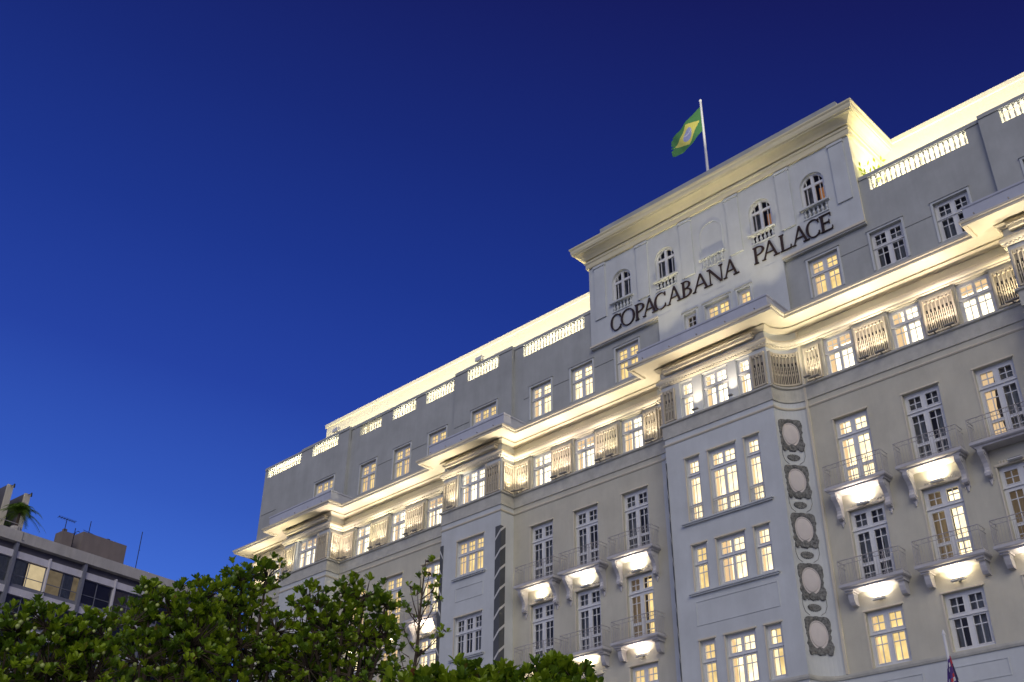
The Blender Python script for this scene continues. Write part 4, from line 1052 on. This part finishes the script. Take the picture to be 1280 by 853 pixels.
for s, zt in ((1.35, 39.0), (2.95, 38.75), (-1.2, 39.1), (-4.5, 39.1)):
    b = MB(); b.box(s - .22, s + .22, -9, -3.15, 34.3, zt, 'conc_dark', N); b.box(s - .25, s + .25, -3.15, -2.95, 34.3, zt + .02, 'trim', N); b.build('terrace_fin', apt)  # lit narrow end and shaded sides are put into the colours
    b = MB(); b.tube([N(s, -2.95, zt - .08), N(s + .05, -2.45, zt - .1)], .03, 'antenna', 5); b.tube([N(s + .05, -2.48, zt - .02), N(s + .05, -2.4, zt - .35)], .07, 'antenna', 6); b.build('fin_lamp', apt)
b = MB()
b.tube([N(S0, -.2, 34.9), N(1.8, -.2, 34.9)], .03, 'conc', 6)
for i in range(8): b.tube([N(1.7 - i * 2, -.2, 34.3), N(1.7 - i * 2, -.2, 34.9)], .025, 'conc', 5)
b.build('railing', apt)
b = MB(); b.box(S0, .0, -8.8, -8.6, 34.3, 37.0, 'conc_dark', N); b.build('terrace_wall', apt)
b = MB(); b.tube([N(2.0, .02, 34.3), N(2.0, .05, 33.65), N(2.15, .2, 33.6)], .03, 'mull', 5); b.build('drain_spout', apt)
# antennas on the block's roof
def ant(base_s, base_o, zb, label, kind, h):
    o = empty('antenna', N(base_s, base_o, zb), label, 'antenna', 'rooftop antennas'); b = MB()
    b.tube([N(base_s, base_o, zb), N(base_s, base_o, zb + h)], .035, 'antenna', 5); b.build('mast', o); b = MB()
    if kind == 'yagi':
        b.tube([N(base_s - .8, base_o, zb + h * .97), N(base_s + .8, base_o, zb + h * .97)], .025, 'antenna', 5)
        for i in range(7): q = -.75 + i * .25; b.tube([N(base_s + q, base_o - .3, zb + h * .97), N(base_s + q, base_o + .3, zb + h * .97)], .015, 'antenna', 4); b.tube([N(base_s + q, base_o, zb + h * .97 - .14), N(base_s + q, base_o, zb + h * .97 + .14)], .015, 'antenna', 4)
    elif kind == 'cross':
        b.tube([N(base_s - .55, base_o, zb + h * .35), N(base_s + .8, base_o, zb + h * .25)], .022, 'antenna', 4)
    elif kind == 'bent':
        b.tube([N(base_s, base_o, zb + h * .9), N(base_s + .25, base_o, zb + h * 1.15), N(base_s + .45, base_o, zb + h * 1.1)], .03, 'antenna', 4)
        for i in range(3): b.tube([N(base_s - .2, base_o, zb + h * (.4 + .2 * i)), N(base_s + .2, base_o, zb + h * (.45 + .2 * i))], .02, 'antenna', 4)
    elif kind == 'dish':
        b.lathe(N(base_s - .1, base_o, zb + h * .7), [(.04, 0), (.22, .06), (.32, .18), (.30, .19)], 'antenna', 12)
    else: b.tube([N(base_s, base_o, zb + h * .55), N(base_s + .12, base_o, zb + h * .55)], .02, 'antenna', 4)
    b.build('elements', o)
ant(7.0, -3.3, 36.75, 'wide toothed aerial on the small grey chimney', 'yagi', 1.2)
ant(7.95, -3.3, 34.3, 'thin bare mast standing just right of the grey chimney', 'plain', 3.1)
ant(9.6, -4.0, 37.25, 'tall straight aerial over the left corner of the brown rooftop room', 'cross', 1.5)
ant(9.4, -6.0, 37.25, 'crooked aerial at the left edge of the brown rooftop room', 'bent', .95)
ant(8.8, -6.5, 36.8, 'small dark dish between chimney and brown rooftop room', 'dish', 1.1)
ant(11.3, -4.0, 37.25, 'short bent stub aerial midway on the brown rooftop room', 'bent', .4)
ant(12.9, -.9, 34.3, 'tall lone whip antenna right of the brown rooftop room', 'plain', 3.75)
# palm on its terrace
pb = N(1.75, -1.0, 34.36)
palm = empty('palm_tree', pb, 'dark small palm in front of the concrete fins on the left roof terrace', 'palm tree')
b = MB(); b.lathe(pb, [(.35, 0), (.45, .5), (.42, .55)], 'conc', 10); b.build('planter', palm)
b = MB(); b.tube([pb + Vector((0, 0, .4)), pb + Vector((.05, 0, 1.75))], [.13, .10], 'bark', 8); b.build('trunk', palm)
b = MB(); rnd = random.Random(3); top = pb + Vector((.05, 0, 1.75))
for i in range(40):
    a = i * 2.4; el = R(rnd.uniform(5, 75)); L = rnd.uniform(1.9, 2.5); prev = None; pts = []
    for t in range(9):
        s = t / 8; pts.append(top + Vector((math.cos(a) * math.cos(el) * L * s, math.sin(a) * math.cos(el) * L * s, math.sin(el) * L * s - .75 * s * s * L)))
    b.tube(pts, [.018 * (1 - .8 * t / 8) for t in range(9)], 'leafB', 4)
    for t in range(1, 9):
        for sub_ in (0, .5):
            q = pts[t - 1].lerp(pts[t], sub_ + .25); d = (pts[t] - pts[t - 1]).normalized(); sd = d.cross(Vector((0, 0, 1))).normalized()
            for sg in (-1, 1):
                e = q + (sd * sg * .9 + d * .8 + Vector((0, 0, -.35))).normalized() * .5 * (1.1 - .5 * t / 8); n_ = d * .04
                b.face([q - n_, q + n_, e], 'leafB')
b.build('crown', palm, normals=False)

# ------------------------------------------------------------------ trees
BL = {
'A': [(-15.82, 6.23, 6.23, 0.41), (-15.67, 6.58, 6.36, 0.39), (-16.01, 5.72, 6.12, 0.5), (-15.49, 7.01, 6.24, 0.39), (-15.36, 7.29, 6.34, 0.3), (-15.62, 6.72, 5.8, 0.51), (-15.83, 6.19, 5.55, 0.55), (-15.36, 7.28, 5.7, 0.51), (-16.09, 5.48, 5.69, 0.66)],
'B': [(-15.99, 8.26, 7.26, 0.28), (-16.09, 8.08, 6.85, 0.38), (-15.82, 8.58, 7.1, 0.43), (-15.6, 8.99, 7.32, 0.39), (-15.63, 8.93, 6.57, 0.69), (-15.98, 8.28, 6.25, 0.56), (-15.8, 8.63, 6.04, 0.62)],
'C': [(-16.17, 9.98, 8.01, 0.37), (-15.95, 10.33, 8.14, 0.34), (-16.25, 9.84, 7.57, 0.48), (-15.8, 10.56, 7.23, 0.57), (-16.1, 10.09, 6.91, 0.74), (-15.6, 10.84, 6.57, 0.61)],
'D': [(-15.11, 10.67, 7.58, 0.33), (-14.75, 11.16, 7.8, 0.27), (-14.54, 11.44, 7.78, 0.33), (-14.32, 11.71, 7.64, 0.25), (-14.89, 10.98, 7.11, 0.56), (-14.52, 11.46, 7.03, 0.51), (-15.05, 10.76, 6.52, 0.59), (-14.32, 11.72, 7.12, 0.27), (-14.61, 11.34, 6.43, 0.53)],
'E': [(-12.4, 10.88, 7.72, 0.11), (-12.35, 10.94, 7.54, 0.1), (-12.45, 10.83, 7.46, 0.09), (-12.55, 10.71, 7.31, 0.09), (-12.26, 11.04, 7.39, 0.11), (-12.47, 10.81, 7.2, 0.1), (-12.32, 10.97, 7.21, 0.09), (-12.59, 10.67, 7.03, 0.1), (-12.4, 10.89, 7.0, 0.07), (-12.25, 11.05, 7.17, 0.09), (-12.5, 10.77, 6.87, 0.09), (-12.58, 10.68, 6.62, 0.17), (-12.26, 11.04, 6.53, 0.13), (-12.39, 10.9, 6.34, 0.14), (-12.51, 10.76, 6.21, 0.17), (-12.18, 11.13, 6.64, 0.07), (-12.62, 10.63, 6.32, 0.17), (-12.63, 10.61, 6.02, 0.21), (-12.4, 10.88, 5.98, 0.11)],
'F': [(-8.39, 7.12, 4.31, 0.17), (-8.16, 7.38, 4.34, 0.19), (-7.99, 7.56, 4.42, 0.19), (-8.28, 7.24, 4.19, 0.31), (-7.86, 7.7, 4.24, 0.35)],
'G': [(-8.09, 8.17, 4.51, 0.18), (-7.9, 8.36, 4.54, 0.21), (-7.67, 8.57, 4.63, 0.2), (-7.53, 8.69, 4.61, 0.17), (-7.41, 8.8, 4.46, 0.18), (-7.75, 8.5, 4.37, 0.37), (-7.98, 8.28, 4.25, 0.37)],
}
def leaf(b, base, d, n_, L, wd, m):
    s = d.cross(n_).normalized(); n_ = s.cross(d).normalized(); k = b.m(m); o = len(b.v)
    b.v += [base, base + d * L * .62 - n_ * L * .05, base + d * L - n_ * L * .12,
            base + d * L * .34 + s * wd * .24, base + d * L * .64 + s * wd * .46 + n_ * L * .03, base + d * L * .86 + s * wd * .36 - n_ * L * .03,
            base + d * L * .34 - s * wd * .24, base + d * L * .64 - s * wd * .46 + n_ * L * .03, base + d * L * .86 - s * wd * .36 - n_ * L * .03]
    for f in ((0, 1, 4, 3), (1, 2, 5, 4), (0, 6, 7, 1), (1, 7, 8, 2)): b.f.append(tuple(o + i for i in f)); b.mi.append(k)
def rosette(b, c, up, L, rnd, nl=8, m='leafA'):
    up = up.normalized(); a = up.orthogonal().normalized(); c2 = up.cross(a); ph = rnd.random() * 6.28
    for i in range(nl):
        t = ph + 2.4 * i; el = R(rnd.uniform(38, 84)); d = (a * math.cos(t) + c2 * math.sin(t)) * math.cos(el) + up * math.sin(el)
        q = m if rnd.random() > .02 else ('leafC' if rnd.random() < .93 else 'leafD')
        l = L * rnd.uniform(.7, 1.15); leaf(b, c + d * .01, d, up, l, l * .50, q)
def make_tree(name, key, label, L, dens, trunk, extra=0):
    rnd = random.Random(ord(key) * 7); blobs = BL[key]; o = empty(name, (trunk[0], trunk[1], .0), label, 'tree' if name == 'tree' else ('sapling' if name == 'sapling' else 'bush'))
    cx = sum(q[0] for q in blobs) / len(blobs); cy = sum(q[1] for q in blobs) / len(blobs); zmin = min(q[2] - q[3] for q in blobs)
    fork = Vector((cx + rnd.uniform(-.2, .2), cy, zmin - 1.2 if key not in 'E' else 5.0))
    b = MB(); base = Vector((trunk[0], trunk[1], 0)); r0 = .16 if key in 'ABCD' else (.05 if key == 'E' else .08)
    b.tube([base, base.lerp(fork, .5) + Vector((.08, .05, 0)), fork], [r0 * 1.25, r0 * .95, r0 * .8], 'bark', 9); b.build('trunk', o, smooth=True)
    # body of the crown goes on past the frame: add leafy masses behind and below
    bl = [(Vector(q[:3]), q[3], True) for q in blobs]
    ctr = Vector((cx, cy, zmin))
    if key in 'ABCD':
        for q in list(bl)[:]:
            v = q[0]; away = Vector((v.x, v.y, 0)).normalized()
            bl.append((v + away * rnd.uniform(.6, 1.1) + Vector((rnd.uniform(-.2, .2), rnd.uniform(-.2, .2), -.25)), q[1] * 1.15, False))
        for i in range(5): a = rnd.random() * 6.28; bl.append((ctr + Vector((math.cos(a) * .9, math.sin(a) * .9, -.3 - .3 * rnd.random())), .6, False))
    if key in 'FG':
        for i in range(6): a = rnd.random() * 6.28; bl.append((ctr + Vector((math.cos(a) * .5, math.sin(a) * .5, -.35 - .4 * rnd.random())), .42, False))
    bl2 = MB(); br = MB(); ztop = max(q[2] for q in blobs)
    stem = [Vector((-12.52, 10.74, 5.0)), Vector((-12.44, 10.83, 6.3)), Vector((-12.43, 10.85, 7.0)), Vector((-12.40, 10.88, 7.75))]
    if key == 'E': br.tube(stem, [.035, .024, .015, .006], 'bark', 6)
    for v, r, front in bl:
        mid_ = fork.lerp(v, .55) + Vector((rnd.uniform(-.12, .12), rnd.uniform(-.12, .12), -.1))
        rr = r0 * .38 if key != 'E' else .014
        if key == 'E':
            zz = max(5.2, v.z - .28 - .3 * rnd.random()); q0 = next((stem[i].lerp(stem[i + 1], (zz - stem[i].z) / (stem[i + 1].z - stem[i].z)) for i in range(3) if stem[i].z <= zz <= stem[i + 1].z), stem[0])
            br.tube([q0, q0.lerp(v, .6) + Vector((0, 0, -.04)), v], [.012, .008, .004], 'bark', 5)
        else: br.tube([fork, mid_, v], [rr, rr * .6, rr * .25], 'bark', 6)
        nr = int(dens * r * r * ((.42 if v.z < ztop - .75 else 1) if front else .4)) + (3 if key == 'E' else 6)
        for i in range(nr):
            d = Vector((rnd.gauss(0, 1), rnd.gauss(0, 1), rnd.gauss(.15, 1))).normalized()
            rad = r * (rnd.uniform(.72, 1.05) if rnd.random() < .72 else rnd.uniform(.25, .75))
            c = v + d * rad; upd = (d * .6 + Vector((0, 0, 1.15)) + Vector((rnd.gauss(0, .25), rnd.gauss(0, .25), 0)))
            if rnd.random() < .7: br.tube([v.lerp(c, .1), c], [.012, .005], 'bark', 4)
            rosette(bl2, c, upd, L, rnd, rnd.choice((8, 9, 10, 12)), 'leafA' if rnd.random() < .55 else 'leafB')
    br.build('branches', o, normals=False)
    bl2.build('crown', o, normals=False)
    for i in range(extra):
        v, r, fr = bl[rnd.randrange(len(blobs))]; d = Vector((rnd.gauss(0, 1) + .9, rnd.gauss(0, 1) - .5, rnd.gauss(0, .7))).normalized(); q = v + d * r * 1.02
        f = MB(); rr = rnd.uniform(.020, .036); f.lathe(q, [(rr * .4, -rr), (rr * .9, -rr * .5), (rr, 0), (rr * .85, rr * .5), (rr * .35, rr)], 'fruit', 7); f.build('fruit', o, smooth=True)
make_tree('tree', 'A', 'leafy green tree filling the bottom left corner, below the apartment block', .132, 300, (-16.4, 6.2), 34)
make_tree('tree', 'B', 'leafy green tree hiding the right end of the apartment block', .132, 300, (-16.6, 8.5), 34)
make_tree('tree', 'C', 'tallest leafy tree reaching up to the hotel far left cornice tip', .132, 300, (-16.8, 10.2), 24)
make_tree('tree', 'D', 'leafy tree before the balconies between the two left bays', .132, 300, (-15.3, 11.6), 20)
make_tree('sapling', 'E', 'thin sparse sapling rising in front of the striped bay corner', .085, 60, (-12.6, 10.9), 0)
make_tree('bush', 'F', 'bright green bush top at the bottom edge under the sapling', .125, 480, (-8.4, 7.6), 0)
make_tree('bush', 'G', 'bright green rounded bush top below the left wing balconies', .125, 480, (-8.0, 8.6), 0)
